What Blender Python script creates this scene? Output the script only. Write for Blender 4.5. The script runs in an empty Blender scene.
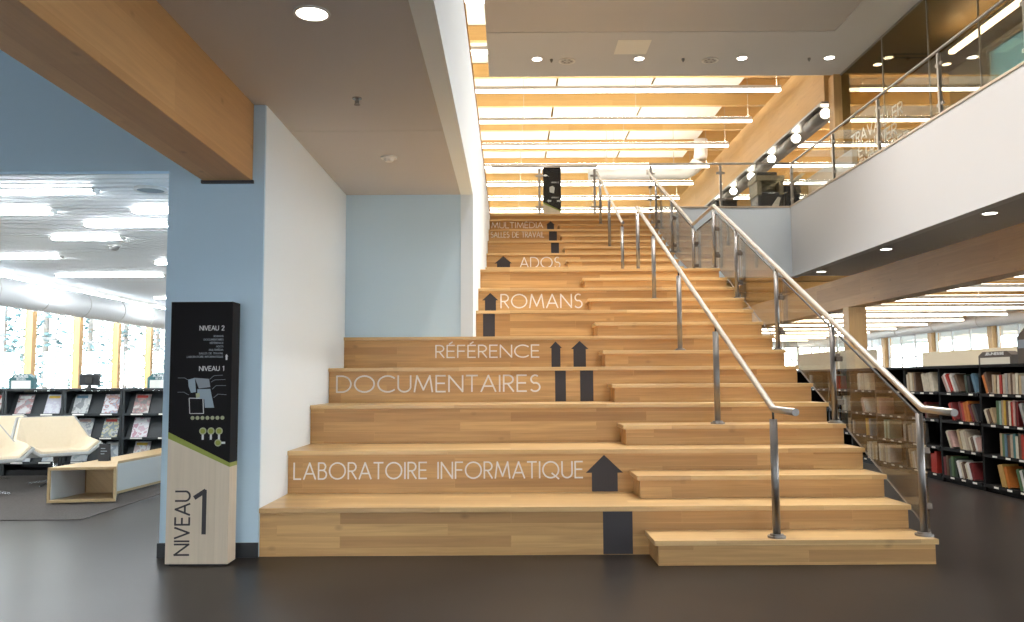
import bpy, bmesh, math, random
from mathutils import Vector, Matrix
SC = bpy.context.scene
COL = SC.collection
RND = random.Random(7)
PI = math.pi

# ------------------------------------------------------------------ camera
F, PITCH, YAW, ROLL, CAMZ = 850.0, .0803, .0024, -.0054, 1.277
def cam_rows():
    c, s = math.cos(YAW), math.sin(YAW); A = Matrix(((c,-s,0),(s,c,0),(0,0,1)))
    c, s = math.cos(PITCH), math.sin(PITCH); B = Matrix(((1,0,0),(0,c,s),(0,-s,c)))
    c, s = math.cos(ROLL), math.sin(ROLL); R = Matrix(((c,0,s),(0,1,0),(-s,0,c)))
    return R @ B @ A
M3 = cam_rows()
cd = bpy.data.cameras.new('camera'); cam = bpy.data.objects.new('camera', cd); COL.objects.link(cam)
cd.sensor_width = 36; cd.lens = F/1024*36; cd.clip_end = 400
rgt, fwd, upv = M3[0], M3[1], M3[2]
cam.matrix_world = Matrix(((rgt[0],upv[0],-fwd[0],0),(rgt[1],upv[1],-fwd[1],0),(rgt[2],upv[2],-fwd[2],CAMZ),(0,0,0,1)))
SC.camera = cam

# ------------------------------------------------------------------ world, exposure
SC.view_settings.view_transform = 'Standard'
SC.view_settings.look = 'None'
SC.view_settings.gamma = 1.0
SC.view_settings.use_curve_mapping = False
SC.view_settings.exposure = 0.0
SC.cycles.use_denoising = True
SC.cycles.max_bounces = 8
SC.cycles.transparent_max_bounces = 24
SC.cycles.sample_clamp_indirect = 6.0
W = bpy.data.worlds.new('sky'); SC.world = W; W.use_nodes = True
bg = W.node_tree.nodes['Background']
bg.inputs[0].default_value = (.90, .96, 1.0, 1); bg.inputs[1].default_value = 17.0
BAR_DOWN, BAR_UP, BAR_LOW, BAR_LEFT = 12.0, 48.0, 10.0, 66.0
DOWNLIGHT = 12.0
LAMP_ADDED_HIGH, LAMP_ENTRY, LAMP_BALCONY, LAMP_EDGE = (5, 47, 76, 80), 13.0, 12.0, 20.0      # watts of the downlights' own lamps, added unseen ones included

# ------------------------------------------------------------------ materials
def mat(name, col, rough=.6, metal=0.0, spec=.5):
    m = bpy.data.materials.new(name); m.use_nodes = True
    b = m.node_tree.nodes['Principled BSDF']
    b.inputs['Base Color'].default_value = (*col, 1)
    b.inputs['Roughness'].default_value = rough
    b.inputs['Metallic'].default_value = metal
    b.inputs['Specular IOR Level'].default_value = spec
    return m
def nd(m, t, **k):
    n = m.node_tree.nodes.new(t)
    for a, v in k.items(): setattr(n, a, v)
    return n
def lk(m, a, b): m.node_tree.links.new(a, b)
def math_node(m, op, a, b):
    n = nd(m, 'ShaderNodeMath', operation=op)
    for i, v in enumerate((a, b)):
        if isinstance(v, (int, float)): n.inputs[i].default_value = v
        else: lk(m, v, n.inputs[i])
    return n.outputs[0]
def mix_col(m, fac, a, b, blend='MIX'):
    n = nd(m, 'ShaderNodeMix', data_type='RGBA', blend_type=blend)
    for i, v in ((0, fac), (6, a), (7, b)):
        if isinstance(v, (int, float)): n.inputs[i].default_value = v
        elif isinstance(v, tuple): n.inputs[i].default_value = (*v, 1)
        else: lk(m, v, n.inputs[i])
    return n.outputs[2]
def mottled(name, c1, c2, scale=3.0, rough=.6, spec=.5, bump=0.0):
    m = mat(name, c1, rough, 0, spec)
    g = nd(m, 'ShaderNodeNewGeometry'); n = nd(m, 'ShaderNodeTexNoise')
    n.inputs['Scale'].default_value = scale; n.inputs['Detail'].default_value = 6
    lk(m, g.outputs['Position'], n.inputs['Vector'])
    r = nd(m, 'ShaderNodeMapRange'); r.inputs[1].default_value = .3; r.inputs[2].default_value = .7
    lk(m, n.outputs['Fac'], r.inputs[0])
    b = m.node_tree.nodes['Principled BSDF']
    lk(m, mix_col(m, r.outputs[0], c1, c2), b.inputs['Base Color'])
    if bump:
        bp = nd(m, 'ShaderNodeBump'); bp.inputs['Strength'].default_value = bump; bp.inputs['Distance'].default_value = .003
        n2 = nd(m, 'ShaderNodeTexNoise'); n2.inputs['Scale'].default_value = 240; lk(m, g.outputs['Position'], n2.inputs['Vector'])
        lk(m, n2.outputs['Fac'], bp.inputs['Height']); lk(m, bp.outputs[0], b.inputs['Normal'])
    return m
def wood(name, c1, c2, along='X', board=(1.3, .09), joint=.0012, rough=.42, knots=.25, grain=.35, spec=.4):
    """boards running along one axis, laid out in world space; grain stretched along the boards"""
    m = mat(name, c1, rough, 0, spec)
    b = m.node_tree.nodes['Principled BSDF']
    g = nd(m, 'ShaderNodeNewGeometry'); s = nd(m, 'ShaderNodeSeparateXYZ'); lk(m, g.outputs['Position'], s.inputs[0])
    x, y, z = s.outputs
    if along == 'X': u, v = x, math_node(m, 'ADD', y, z)
    elif along == 'Y': u, v = y, math_node(m, 'ADD', x, z)
    else: u, v = z, math_node(m, 'ADD', x, y)
    cv = nd(m, 'ShaderNodeCombineXYZ'); lk(m, u, cv.inputs[0]); lk(m, v, cv.inputs[1])
    br = nd(m, 'ShaderNodeTexBrick'); br.offset = .37; br.offset_frequency = 2
    br.inputs['Scale'].default_value = 1; br.inputs['Mortar Size'].default_value = joint
    br.inputs['Brick Width'].default_value = board[0]; br.inputs['Row Height'].default_value = board[1]
    br.inputs['Color1'].default_value = (0,0,0,1); br.inputs['Color2'].default_value = (1,1,1,1); br.inputs['Mortar'].default_value = (0.25,0.25,0.25,1)
    br.inputs['Mortar Smooth'].default_value = .3
    lk(m, cv.outputs[0], br.inputs['Vector'])
    sc = nd(m, 'ShaderNodeCombineXYZ')
    lk(m, math_node(m, 'MULTIPLY', u, 1.6), sc.inputs[0]); lk(m, math_node(m, 'MULTIPLY', v, 34.0), sc.inputs[1])
    lk(m, math_node(m, 'MULTIPLY', br.outputs['Color'], 7.0), sc.inputs[2])
    n = nd(m, 'ShaderNodeTexNoise'); n.inputs['Scale'].default_value = 1.0; n.inputs['Detail'].default_value = 7; n.inputs['Distortion'].default_value = .5
    lk(m, sc.outputs[0], n.inputs['Vector'])
    base = mix_col(m, br.outputs['Color'], c1, c2)
    r = nd(m, 'ShaderNodeMapRange'); r.inputs[1].default_value = .35; r.inputs[2].default_value = .75
    lk(m, n.outputs['Fac'], r.inputs[0])
    dark = tuple(c*.62 for c in c2)
    base = mix_col(m, math_node(m, 'MULTIPLY', r.outputs[0], grain), base, dark)
    if knots:
        vo = nd(m, 'ShaderNodeTexVoronoi'); vo.inputs['Scale'].default_value = 1.0
        kc = nd(m, 'ShaderNodeCombineXYZ'); lk(m, math_node(m, 'MULTIPLY', u, 2.6), kc.inputs[0]); lk(m, math_node(m, 'MULTIPLY', v, 4.3), kc.inputs[1])
        lk(m, kc.outputs[0], vo.inputs['Vector'])
        kr = nd(m, 'ShaderNodeMapRange'); kr.inputs[1].default_value = .02; kr.inputs[2].default_value = .11; kr.inputs[3].default_value = 1; kr.inputs[4].default_value = 0
        lk(m, vo.outputs['Distance'], kr.inputs[0])
        base = mix_col(m, math_node(m, 'MULTIPLY', kr.outputs[0], knots), base, tuple(c*.35 for c in c2))
    lk(m, base, b.inputs['Base Color'])
    return m
def emit(name, col, power):
    m = bpy.data.materials.new(name); m.use_nodes = True; t = m.node_tree; t.nodes.clear()
    e = t.nodes.new('ShaderNodeEmission'); e.inputs[0].default_value = (*col, 1); e.inputs[1].default_value = power
    o = t.nodes.new('ShaderNodeOutputMaterial'); t.links.new(e.outputs[0], o.inputs[0]); return m
def glass(name, tint=(.97,.985,.975), ior=1.45, rough=0.0, refl=(1,1,1)):
    m = bpy.data.materials.new(name); m.use_nodes = True; t = m.node_tree; t.nodes.clear()
    tr = t.nodes.new('ShaderNodeBsdfTransparent'); tr.inputs[0].default_value = (*tint, 1)
    gl = t.nodes.new('ShaderNodeBsdfGlossy'); gl.inputs['Roughness'].default_value = rough; gl.inputs[0].default_value = (*refl, 1)
    fr = t.nodes.new('ShaderNodeFresnel'); ge = t.nodes.new('ShaderNodeNewGeometry'); mr = t.nodes.new('ShaderNodeMapRange')
    mr.inputs[3].default_value = ior; mr.inputs[4].default_value = 1/ior      # same index seen from both faces of the thin pane
    t.links.new(ge.outputs['Backfacing'], mr.inputs[0]); t.links.new(mr.outputs[0], fr.inputs[0])
    mx = t.nodes.new('ShaderNodeMixShader'); o = t.nodes.new('ShaderNodeOutputMaterial')
    t.links.new(fr.outputs[0], mx.inputs[0]); t.links.new(tr.outputs[0], mx.inputs[1]); t.links.new(gl.outputs[0], mx.inputs[2]); t.links.new(mx.outputs[0], o.inputs[0])
    return m
def translucent(name, col):
    m = bpy.data.materials.new(name); m.use_nodes = True; t = m.node_tree; t.nodes.clear()
    a = t.nodes.new('ShaderNodeBsdfDiffuse'); a.inputs[0].default_value = (*col, 1)
    b = t.nodes.new('ShaderNodeBsdfTranslucent'); b.inputs[0].default_value = (*col, 1)
    mx = t.nodes.new('ShaderNodeMixShader'); mx.inputs[0].default_value = .85; o = t.nodes.new('ShaderNodeOutputMaterial')
    t.links.new(a.outputs[0], mx.inputs[1]); t.links.new(b.outputs[0], mx.inputs[2]); t.links.new(mx.outputs[0], o.inputs[0]); return m

MT = {}
MT['floor'] = mottled('floor_vinyl', (.023,.0185,.0165), (.029,.024,.021), 1.4, .30, .10)
MT['carpet'] = mottled('carpet', (.052,.044,.039), (.075,.064,.057), 60, .95, .1, .6)
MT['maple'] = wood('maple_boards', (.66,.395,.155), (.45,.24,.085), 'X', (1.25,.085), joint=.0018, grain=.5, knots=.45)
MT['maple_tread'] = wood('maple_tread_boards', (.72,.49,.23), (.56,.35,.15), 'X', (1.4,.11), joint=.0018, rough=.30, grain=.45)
MT['glulam_y'] = wood('glulam_beam', (.55,.30,.115), (.46,.24,.085), 'Y', (2.4,.30), joint=.0005, rough=.6, knots=.45, grain=.3)
MT['glulam_x'] = wood('glulam_roof', (.66,.42,.17), (.58,.35,.12), 'X', (3.0,.22), joint=.0005, rough=.55, knots=.2, grain=.25)
MT['glulam_z'] = wood('glulam_post', (.60,.37,.16), (.50,.29,.11), 'Z', (2.6,.12), joint=.0005, rough=.55, knots=.35, grain=.3)
MT['deck'] = wood('roof_deck', (.60,.36,.13), (.50,.28,.09), 'X', (2.0,.12), rough=.6)
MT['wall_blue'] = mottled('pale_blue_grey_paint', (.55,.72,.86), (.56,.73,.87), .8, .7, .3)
MT['wall_back'] = mottled('back_wall_paint_lit', (.60,.77,.90), (.61,.78,.91), .8, .7, .3)  # wall paint lightened to put the brighter light into the colour
MT['wall_white'] = mottled('white_paint', (.83,.91,.98), (.84,.92,.985), .8, .7, .3)
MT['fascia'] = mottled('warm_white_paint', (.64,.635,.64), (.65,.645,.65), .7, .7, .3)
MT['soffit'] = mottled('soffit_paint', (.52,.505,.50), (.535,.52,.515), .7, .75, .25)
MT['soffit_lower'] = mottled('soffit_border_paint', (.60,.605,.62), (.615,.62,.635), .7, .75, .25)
MT['slab'] = mat('raw_slab', (.45,.43,.41), .9)
MT['white_panel'] = mat('white_acoustic_panel', (.86,.84,.78), .85)
MT['black'] = mat('black_laminate', (.012,.011,.012), .45)
MT['shelf_black'] = mat('black_shelf_metal', (.007,.006,.006), .6, 0, .2)
MT['shelf_grey'] = mat('charcoal_shelf_metal', (.010,.013,.015), .5)
MT['label_white'] = mat('white_label', (.75,.72,.66), .6)
MT['baseboard'] = mat('black_baseboard', (.015,.017,.02), .5)
MT['steel'] = mat('brushed_steel', (.24,.225,.215), .42, 1.0)
MT['steel_warm'] = mat('satin_steel_handrail', (.46,.43,.395), .40, 1.0)
MT['glulam_girder'] = wood('glulam_girder', (.62,.39,.17), (.54,.32,.12), 'Y', (2.4,.30), joint=.0005, rough=.6, knots=.4, grain=.3)
MT['clip'] = mat('bronze_grey_clip', (.20,.16,.13), .4, .9)
MT['steel_dark'] = mat('dark_gasket', (.03,.03,.03), .5)
MT['glass'] = glass('clear_glass')
MT['glass_rail'] = glass('railing_glass', (.82,.81,.77), 1.5)
MT['glass_tint'] = glass('bronze_glass', (.64,.57,.44), 1.45, 0, (.75,.68,.5))
MT['glass_blue'] = glass('blue_tinted_window_glass', (.24,.36,.41), 1.45)
MT['vinyl_white'] = mat('white_vinyl', (.80,.77,.73), .5)
MT['vinyl_dark'] = mat('dark_brown_vinyl', (.028,.022,.026), .5)
MT['sign_black'] = mat('sign_black', (.006,.005,.006), .6, 0, .15)
MT['sign_white'] = mat('sign_white_ink', (.62,.62,.62), .5)
MT['sign_grey'] = mat('sign_grey_ink', (.22,.25,.28), .5)
MT['sign_blue'] = mat('sign_blue_ink', (.25,.32,.38), .5)
MT['sign_green'] = mat('sign_green', (.24,.28,.035), .5)
MT['sign_olive'] = mat('sign_olive_ink', (.36,.38,.22), .5)
MT['sign_wood'] = wood('sign_pale_wood', (.66,.56,.44), (.62,.52,.40), 'Z', (1.9,.06), rough=.6, knots=0, grain=.25)
MT['alu'] = mat('white_aluminium', (.70,.66,.63), .4, .3)
MT['cable'] = mat('grey_cable', (.5,.45,.38), .5)
MT['bar_down'] = emit('lamp_diffuser', (1.0,.95,.85), BAR_DOWN)
MT['bar_up'] = emit('lamp_uplight', (1.0,.94,.80), BAR_UP)
MT['bar_low'] = emit('lamp_diffuser_low', (1.0,.91,.74), BAR_LOW)
MT['bar_up_low'] = emit('lamp_uplight_low', (1.0,.91,.74), 12.0)
MT['bar_left'] = emit('lamp_diffuser_cool', (.92,.97,1.0), BAR_LEFT)
MT['down'] = emit('downlight_glow', (1.0,.93,.82), DOWNLIGHT)
MT['spot'] = emit('spot_glow', (1.0,.92,.75), 18.0)
MT['ring'] = mat('white_trim_ring', (.75,.73,.70), .5)
MT['duct'] = mat('white_duct', (.88,.88,.88), .45)
MT['slat_white'] = mat('white_slat', (.90,.92,.93), .5)
MT['slat_gap'] = mat('slat_backing', (.25,.29,.31), .8)
MT['blind'] = translucent('white_blind', (.95,.95,.95))
MT['frame_white'] = mat('white_window_frame', (.75,.77,.78), .5)
MT['cream'] = mottled('cream_upholstery', (.66,.54,.38), (.68,.56,.40), 30, .85, .2)
MT['shell_grey'] = mottled('grey_shell_fabric', (.33,.32,.30), (.38,.37,.35), 60, .9, .15)
MT['chrome'] = mat('chrome_base', (.45,.45,.45), .25, 1.0)
MT['table_wood'] = wood('table_wood', (.50,.34,.17), (.44,.29,.14), 'Y', (2.0,.4), rough=.45, knots=0)
MT['table_white'] = mat('table_white_laminate', (.52,.50,.47), .5)
MT['teal'] = mat('teal_sign', (.03,.11,.12), .5)
MT['sign_brown'] = mat('sign_dark_brown', (.07,.05,.035), .5)
MT['sign_cream'] = mat('sign_cream', (.62,.58,.48), .6)
MT['cream_panel'] = mat('cream_end_panel', (.72,.62,.44), .6)
MT['screen_black'] = mat('monitor_black', (.015,.015,.017), .4)
MT['grey_metal'] = mat('grey_metal_channel', (.30,.29,.28), .4, .5)
MT['dark_metal'] = mat('dark_lamp_body', (.22,.21,.20), .4, .4)
MT['copier'] = mat('copier_dark', (.03,.027,.025), .45)
MT['copier_light'] = mat('copier_light', (.55,.52,.42), .5)
MT['copier_mid'] = mat('copier_mid', (.22,.18,.11), .5)
MT['ground'] = mottled('snowy_ground', (.55,.57,.58), (.65,.67,.68), .5, .95, .1)
MT['pine'] = mottled('pine_foliage', (.05,.095,.105), (.10,.165,.18), 4, .9, .1)
MT['bark'] = mat('bark', (.22,.19,.17), .9)
MT['paper'] = mat('paper', (.72,.68,.58), .8)
BOOKC = {'cream':(.66,.60,.46),'tan':(.46,.34,.2),'white':(.72,.70,.66),'red':(.42,.035,.022),'orange':(.55,.17,.03),'dark red':(.17,.02,.02),
 'brown':(.13,.075,.045),'green':(.09,.16,.07),'dark green':(.035,.055,.04),'yellow':(.62,.40,.05),'blue':(.10,.19,.26),'teal':(.09,.22,.22),
 'grey':(.33,.32,.30),'pink':(.48,.30,.26),'beige':(.45,.37,.28),'black':(.02,.02,.022),'mint green':(.30,.42,.34),'ochre':(.50,.30,.08)}
for k, c in BOOKC.items(): MT['book_'+k] = mottled('book_'+k.replace(' ','_'), c, tuple(v*.8 for v in c), 25, .55, .4)
def cover(name, cols, seed, scale=13.0):
    m = mat(name, cols[0], .35)
    b = m.node_tree.nodes['Principled BSDF']
    g = nd(m, 'ShaderNodeTexCoord'); mp = nd(m, 'ShaderNodeMapping'); mp.inputs['Location'].default_value = (seed*1.7, seed*.9, seed*2.3)
    lk(m, g.outputs['Object'], mp.inputs[0])
    n = nd(m, 'ShaderNodeTexNoise'); n.inputs['Scale'].default_value = scale; n.inputs['Detail'].default_value = 3; lk(m, mp.outputs[0], n.inputs['Vector'])
    r = nd(m, 'ShaderNodeValToRGB'); r.color_ramp.interpolation = 'CONSTANT'
    el = r.color_ramp.elements
    while len(el) < len(cols): el.new(.5)
    for i, c in enumerate(cols):
        el[i].position = .0 if i == 0 else (.50 if len(cols) == 2 else .43 + .14*(i-1)/(len(cols)-2)); el[i].color = (*[v*.38+.25*sum(c)/3+.06 for v in c], 1)
    lk(m, n.outputs['Fac'], r.inputs[0]); lk(m, r.outputs[0], b.inputs['Base Color'])
    return m

# ------------------------------------------------------------------ mesh helpers
WORLD = {}            # world position of every object built (all builders take world coordinates)
class MB:
    def __init__(s): s.bm = bmesh.new()
    def box(s, x0, x1, y0, y1, z0, z1, bev=0.0, mi=0):
        b = bmesh.new(); r = bmesh.ops.create_cube(b, size=1.0)
        for v in b.verts: v.co = Vector(((x0+x1)/2 + v.co.x*(x1-x0), (y0+y1)/2 + v.co.y*(y1-y0), (z0+z1)/2 + v.co.z*(z1-z0)))
        if bev: bmesh.ops.bevel(b, geom=list(b.edges), offset=bev, segments=2, affect='EDGES', profile=.6)
        return s.merge(b, None, mi)
    def merge(s, b, mtx=None, mi=0):
        if mtx is not None: b.transform(mtx)
        for f in b.faces: f.material_index = mi
        me = bpy.data.meshes.new('tmp'); b.to_mesh(me); b.free(); s.bm.from_mesh(me); bpy.data.meshes.remove(me); return s
    def prism(s, pts, ext, mi=0):
        """polygon of 3-D points pushed along the vector ext"""
        e = Vector(ext); n = len(pts)
        a = [s.bm.verts.new(Vector(p)) for p in pts]; b = [s.bm.verts.new(Vector(p)+e) for p in pts]
        fs = [s.bm.faces.new(a), s.bm.faces.new(list(reversed(b)))]
        for i in range(n):
            j = (i+1) % n; fs.append(s.bm.faces.new((a[j], a[i], b[i], b[j])))
        bmesh.ops.recalc_face_normals(s.bm, faces=fs)
        for f in fs: f.material_index = mi
        return s
    def tube(s, pts, r, seg=14, cap=True, mi=0):
        pts = [Vector(p) for p in pts]; rings = []
        for i, p in enumerate(pts):
            d = (pts[min(i+1, len(pts)-1)]-pts[max(i-1, 0)]).normalized()
            if 0 < i < len(pts)-1:
                d = ((pts[i]-pts[i-1]).normalized()+(pts[i+1]-pts[i]).normalized()).normalized()
            ref = Vector((0,0,1)) if abs(d.z) < .9 else Vector((1,0,0))
            a = d.cross(ref).normalized(); b = d.cross(a).normalized()
            k = 1.0
            if 0 < i < len(pts)-1:
                ca = max(.3, d.dot((pts[i+1]-pts[i]).normalized())); k = 1/ca
            ring = []
            for q in range(seg):
                t = 2*PI*q/seg
                ring.append(s.bm.verts.new(p + a*math.cos(t)*r*(k if abs(a.z) > .5 else 1) + b*math.sin(t)*r*(k if abs(b.z) > .5 else 1)))
            rings.append(ring)
        fs = []
        for i in range(len(rings)-1):
            for q in range(seg):
                f = s.bm.faces.new((rings[i][q], rings[i][(q+1) % seg], rings[i+1][(q+1) % seg], rings[i+1][q])); f.smooth = True; fs.append(f)
        if cap:
            fs.append(s.bm.faces.new(list(reversed(rings[0])))); fs.append(s.bm.faces.new(rings[-1]))
        bmesh.ops.recalc_face_normals(s.bm, faces=fs)
        for f in fs: f.material_index = mi
        return s
    def disc(s, c, r, h, seg=24, axis='Z', r2=None, mi=0):
        c = Vector(c); b = bmesh.new()
        bmesh.ops.create_cone(b, cap_ends=True, segments=seg, radius1=r, radius2=r if r2 is None else r2, depth=h)
        rot = Matrix.Identity(4) if axis == 'Z' else (Matrix.Rotation(PI/2, 4, 'X') if axis == 'Y' else Matrix.Rotation(PI/2, 4, 'Y'))
        return s.merge(b, Matrix.Translation(c) @ rot, mi)
    def sphere(s, c, r, sc=(1,1,1)):
        b = bmesh.new(); bmesh.ops.create_uvsphere(b, u_segments=14, v_segments=8, radius=r)
        for f in b.faces: f.smooth = True
        return s.merge(b, Matrix.Translation(Vector(c)) @ Matrix.Diagonal((*sc, 1)))
    def ring(s, c, r0, r1, h, seg=28):
        """flat ring lying in the XY plane"""
        c = Vector(c); V = []
        for q in range(seg):
            t = 2*PI*q/seg; u = Vector((math.cos(t), math.sin(t), 0))
            V.append([s.bm.verts.new(c+u*r+Vector((0,0,z))) for r, z in ((r0,0),(r1,0),(r1,h),(r0,h))])
        fs = []
        for q in range(seg):
            a, b = V[q], V[(q+1) % seg]
            for i in range(4):
                j = (i+1) % 4; fs.append(s.bm.faces.new((a[i], a[j], b[j], b[i])))
        bmesh.ops.recalc_face_normals(s.bm, faces=fs); return s
    def build(s, name, m, parent=None, loc=None):
        me = bpy.data.meshes.new(name)
        if loc is None:
            if parent is not None: loc = WORLD[parent]
            else:
                zs = [v.co for v in s.bm.verts]
                loc = Vector((sum(v.x for v in zs)/len(zs), sum(v.y for v in zs)/len(zs), min(v.z for v in zs)))
        loc = Vector(loc)
        for v in s.bm.verts: v.co -= loc
        s.bm.to_mesh(me); s.bm.free()
        for mm in (m if isinstance(m, (list, tuple)) else [m]): me.materials.append(MT[mm] if isinstance(mm, str) else mm)
        o = bpy.data.objects.new(name, me); COL.objects.link(o)
        if parent is not None: o.parent = parent; o.location = loc - WORLD[parent]
        else: o.location = loc
        WORLD[o] = loc
        return o
def tag(o, label, cat, group=None):
    o['label'] = label; o['category'] = cat
    if group: o['group'] = group
    return o
def thing(name, label, cat, loc=(0,0,0), group=None):
    o = bpy.data.objects.new(name, None); COL.objects.link(o); o.location = Vector(loc); WORLD[o] = Vector(loc)
    o.empty_display_size = .1
    return tag(o, label, cat, group)
def struct(name, mb, m):
    o = mb.build(name, m); o['kind'] = 'structure'; return o
def copy_thing(root, loc, rotz, label):
    r = root.copy(); COL.objects.link(r); r.location = loc; r.rotation_euler = (0,0,rotz); r['label'] = label
    for ch in list(root.children):
        c = ch.copy(); COL.objects.link(c); c.parent = r
        for g in list(ch.children):
            d = g.copy(); COL.objects.link(d); d.parent = c
    return r
def B(*a, **k): return MB().box(*a, **k)
ORD = ['first','second','third','fourth','fifth','sixth','seventh','eighth','ninth','tenth','eleventh','twelfth','thirteenth','fourteenth','fifteenth','sixteenth']

# ------------------------------------------------------------------ stroke lettering (thin geometric capitals)
def arc(cx, cy, rx, ry, a0, a1, n=14):
    return [(cx+rx*math.cos(math.radians(a0+(a1-a0)*i/n)), cy+ry*math.sin(math.radians(a0+(a1-a0)*i/n))) for i in range(n+1)]
GL = {
 'A': (.74, [[(0,0),(.37,1),(.74,0)],[(.13,.33),(.61,.33)]]),
 'B': (.50, [[(0,0),(0,1),(.22,1)]+arc(.22,.77,.22,.23,90,-90)+[(0,.54)],[(.22,.54)]+arc(.24,.27,.26,.27,90,-90)+[(0,0)]]),
 'C': (.84, [arc(.5,.5,.5,.5,47,313,22)]),
 'D': (.72, [[(0,0),(0,1),(.25,1)]+arc(.25,.5,.47,.5,90,-90,18)+[(0,0)]]),
 'E': (.46, [[(.46,1),(0,1),(0,0),(.46,0)],[(0,.52),(.42,.52)]]),
 'F': (.44, [[(.44,1),(0,1),(0,0)],[(0,.52),(.40,.52)]]),
 'G': (.92, [arc(.5,.5,.5,.5,47,360,22)+[(.58,.5)]]),
 'I': (.02, [[(.01,0),(.01,1)]]),
 'J': (.30, [[(.30,1),(.30,.2)]+arc(.12,.2,.18,.2,0,-140,8)]),
 'L': (.42, [[(0,1),(0,0),(.42,0)]]),
 'M': (.92, [[(0,0),(.13,1),(.46,.12),(.79,1),(.92,0)]]),
 'N': (.70, [[(0,0),(0,1),(.70,0),(.70,1)]]),
 'O': (1.0, [arc(.5,.5,.5,.5,0,360,28)]),
 'P': (.48, [[(0,0),(0,1),(.22,1)]+arc(.22,.74,.26,.26,90,-90)+[(0,.48)]]),
 'Q': (1.02, [arc(.5,.5,.5,.5,0,360,28),[(.58,.28),(1.0,-.06)]]),
 'R': (.50, [[(0,0),(0,1),(.22,1)]+arc(.22,.74,.26,.26,90,-90)+[(0,.48)],[(.2,.48),(.50,0)]]),
 'S': (.50, [arc(.26,.75,.21,.25,55,250,10)+arc(.25,.26,.25,.27,75,-140,12)]),
 'T': (.56, [[(0,1),(.56,1)],[(.28,1),(.28,0)]]),
 'U': (.64, [[(0,1),(0,.32)]+arc(.32,.32,.32,.32,180,360,14)+[(.64,1)]]),
 'V': (.70, [[(0,1),(.35,0),(.70,1)]]),
 'X': (.62, [[(0,0),(.62,1)],[(0,1),(.62,0)]]),
 '1': (.20, [[(0,.86),(.20,1),(.20,0)]]),
 '2': (.50, [arc(.25,.74,.25,.26,170,-30,12)+[(0,0),(.52,0)]]),
 ' ': (.34, []),
}
GL['É'] = (GL['E'][0], GL['E'][1]+[[(.14,1.12),(.32,1.28)]])
def text_width(t, gap=.2): return sum(GL[c][0] for c in t) + gap*(len(t)-1)
def letters(t, org, u, v, width, height, stroke, thick=.002, gap=.2, mb=None):
    """thin capitals on a surface: org = lower left corner, u / v unit vectors, fitted into width x height (metres)"""
    mb = mb or MB(); u = Vector(u); v = Vector(v); n = u.cross(v); org = Vector(org)
    sx = width/text_width(t, gap); x = 0
    for c in t:
        w, strokes = GL[c]
        for si, pl in enumerate(strokes):
            q = [((x+a)*sx, b*height) for a, b in pl]
            for i in range(len(q)-1):
                a, b = Vector(q[i]), Vector(q[i+1]); d = b-a
                if d.length < 1e-6: continue
                d.normalize(); s = Vector((-d.y, d.x))*stroke/2
                a2, b2 = a-d*stroke*.35, b+d*stroke*.35
                pts = [a2-s, b2-s, b2+s, a2+s]
                mb.prism([org+u*p.x+v*p.y for p in pts], n*thick*(1+.12*(i % 2)+.06*si))
        x += w+gap
    return mb
def flat(pts, org, u, v, thick=.002, mb=None):
    mb = mb or MB(); u = Vector(u); v = Vector(v); n = u.cross(v)
    return mb.prism([Vector(org)+u*a+v*b for a, b in pts], n*thick)

# ------------------------------------------------------------------ stair numbers
R_, G_, D_, LAND = .175, .38634, 5.9014, 2.428
def SY(k): return D_+(k-1)*G_ if k <= 16 else D_+15*G_+LAND+(k-18)*G_
XL, X2, XS, XR, NOSE = -1.842, -.41, .978, 2.92, .03
FL2 = 27*R_                       # upper floor 4.725
TOPY = SY(27)                     # 17.60
EDGE = TOPY-.2                    # face of the upper floor edge right of the stairs
SOF = 3.36

# ================================================================== THE SETTING
struct('floor', B(-12, 20, -4, 46, -.12, 0), 'floor')
struct('trim_1', B(-8.3, -3.98, 8.0, 25.8, 0, .006), 'carpet')['label'] = 'dark grey carpet of the reading corner'
struct('ground', B(-60, 70, -60, 90, -.5, -.2), 'ground')
# left partition, opening, back wall beside the stairs
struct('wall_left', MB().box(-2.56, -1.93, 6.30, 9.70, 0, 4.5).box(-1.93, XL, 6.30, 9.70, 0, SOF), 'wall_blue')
struct('wall_stair_side', B(XL, XL+.004, 6.32, 9.45, 0, SOF), 'wall_white')
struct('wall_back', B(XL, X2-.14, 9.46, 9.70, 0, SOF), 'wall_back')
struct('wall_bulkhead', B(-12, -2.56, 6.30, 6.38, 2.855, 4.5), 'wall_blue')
struct('wall_stair_left', B(X2-.14, X2, 9.45, TOPY+.1, 0, FL2), 'wall_white')
struct('wall_void_left', B(X2-.14, X2, -3.9, 9.45, SOF-.005, FL2), 'wall_white')
struct('trim_2', B(X2-.16, X2+.012, -3.9, TOPY+.1, FL2, FL2+.03), 'deck')
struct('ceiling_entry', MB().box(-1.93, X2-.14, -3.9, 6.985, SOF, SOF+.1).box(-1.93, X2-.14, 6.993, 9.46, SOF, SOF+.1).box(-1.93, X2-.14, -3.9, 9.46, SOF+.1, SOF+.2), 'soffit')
struct('ceiling_beam', B(-2.30, -1.93, -3.9, 6.30, 2.775, SOF+.04, bev=.006), 'glulam_y')
struct('trim_3', B(-2.31, -1.92, 6.27, 6.30, 2.755, 2.778), 'vinyl_dark')
struct('baseboard_left', MB().box(-2.57, XL+.004, 6.285, 6.30, 0, .105), 'baseboard')
struct('floor_upper_left', B(-12, X2-.14, -3.9, 6.3, 4.5, FL2), 'slab')
struct('floor_upper_left.001', B(-12, X2-.14, 6.3, 46, 4.5, FL2), 'slab')
struct('wall_lobby_left', B(-12.1, -12, -3.9, 6.3, 0, 4.5), 'wall_white')
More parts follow.
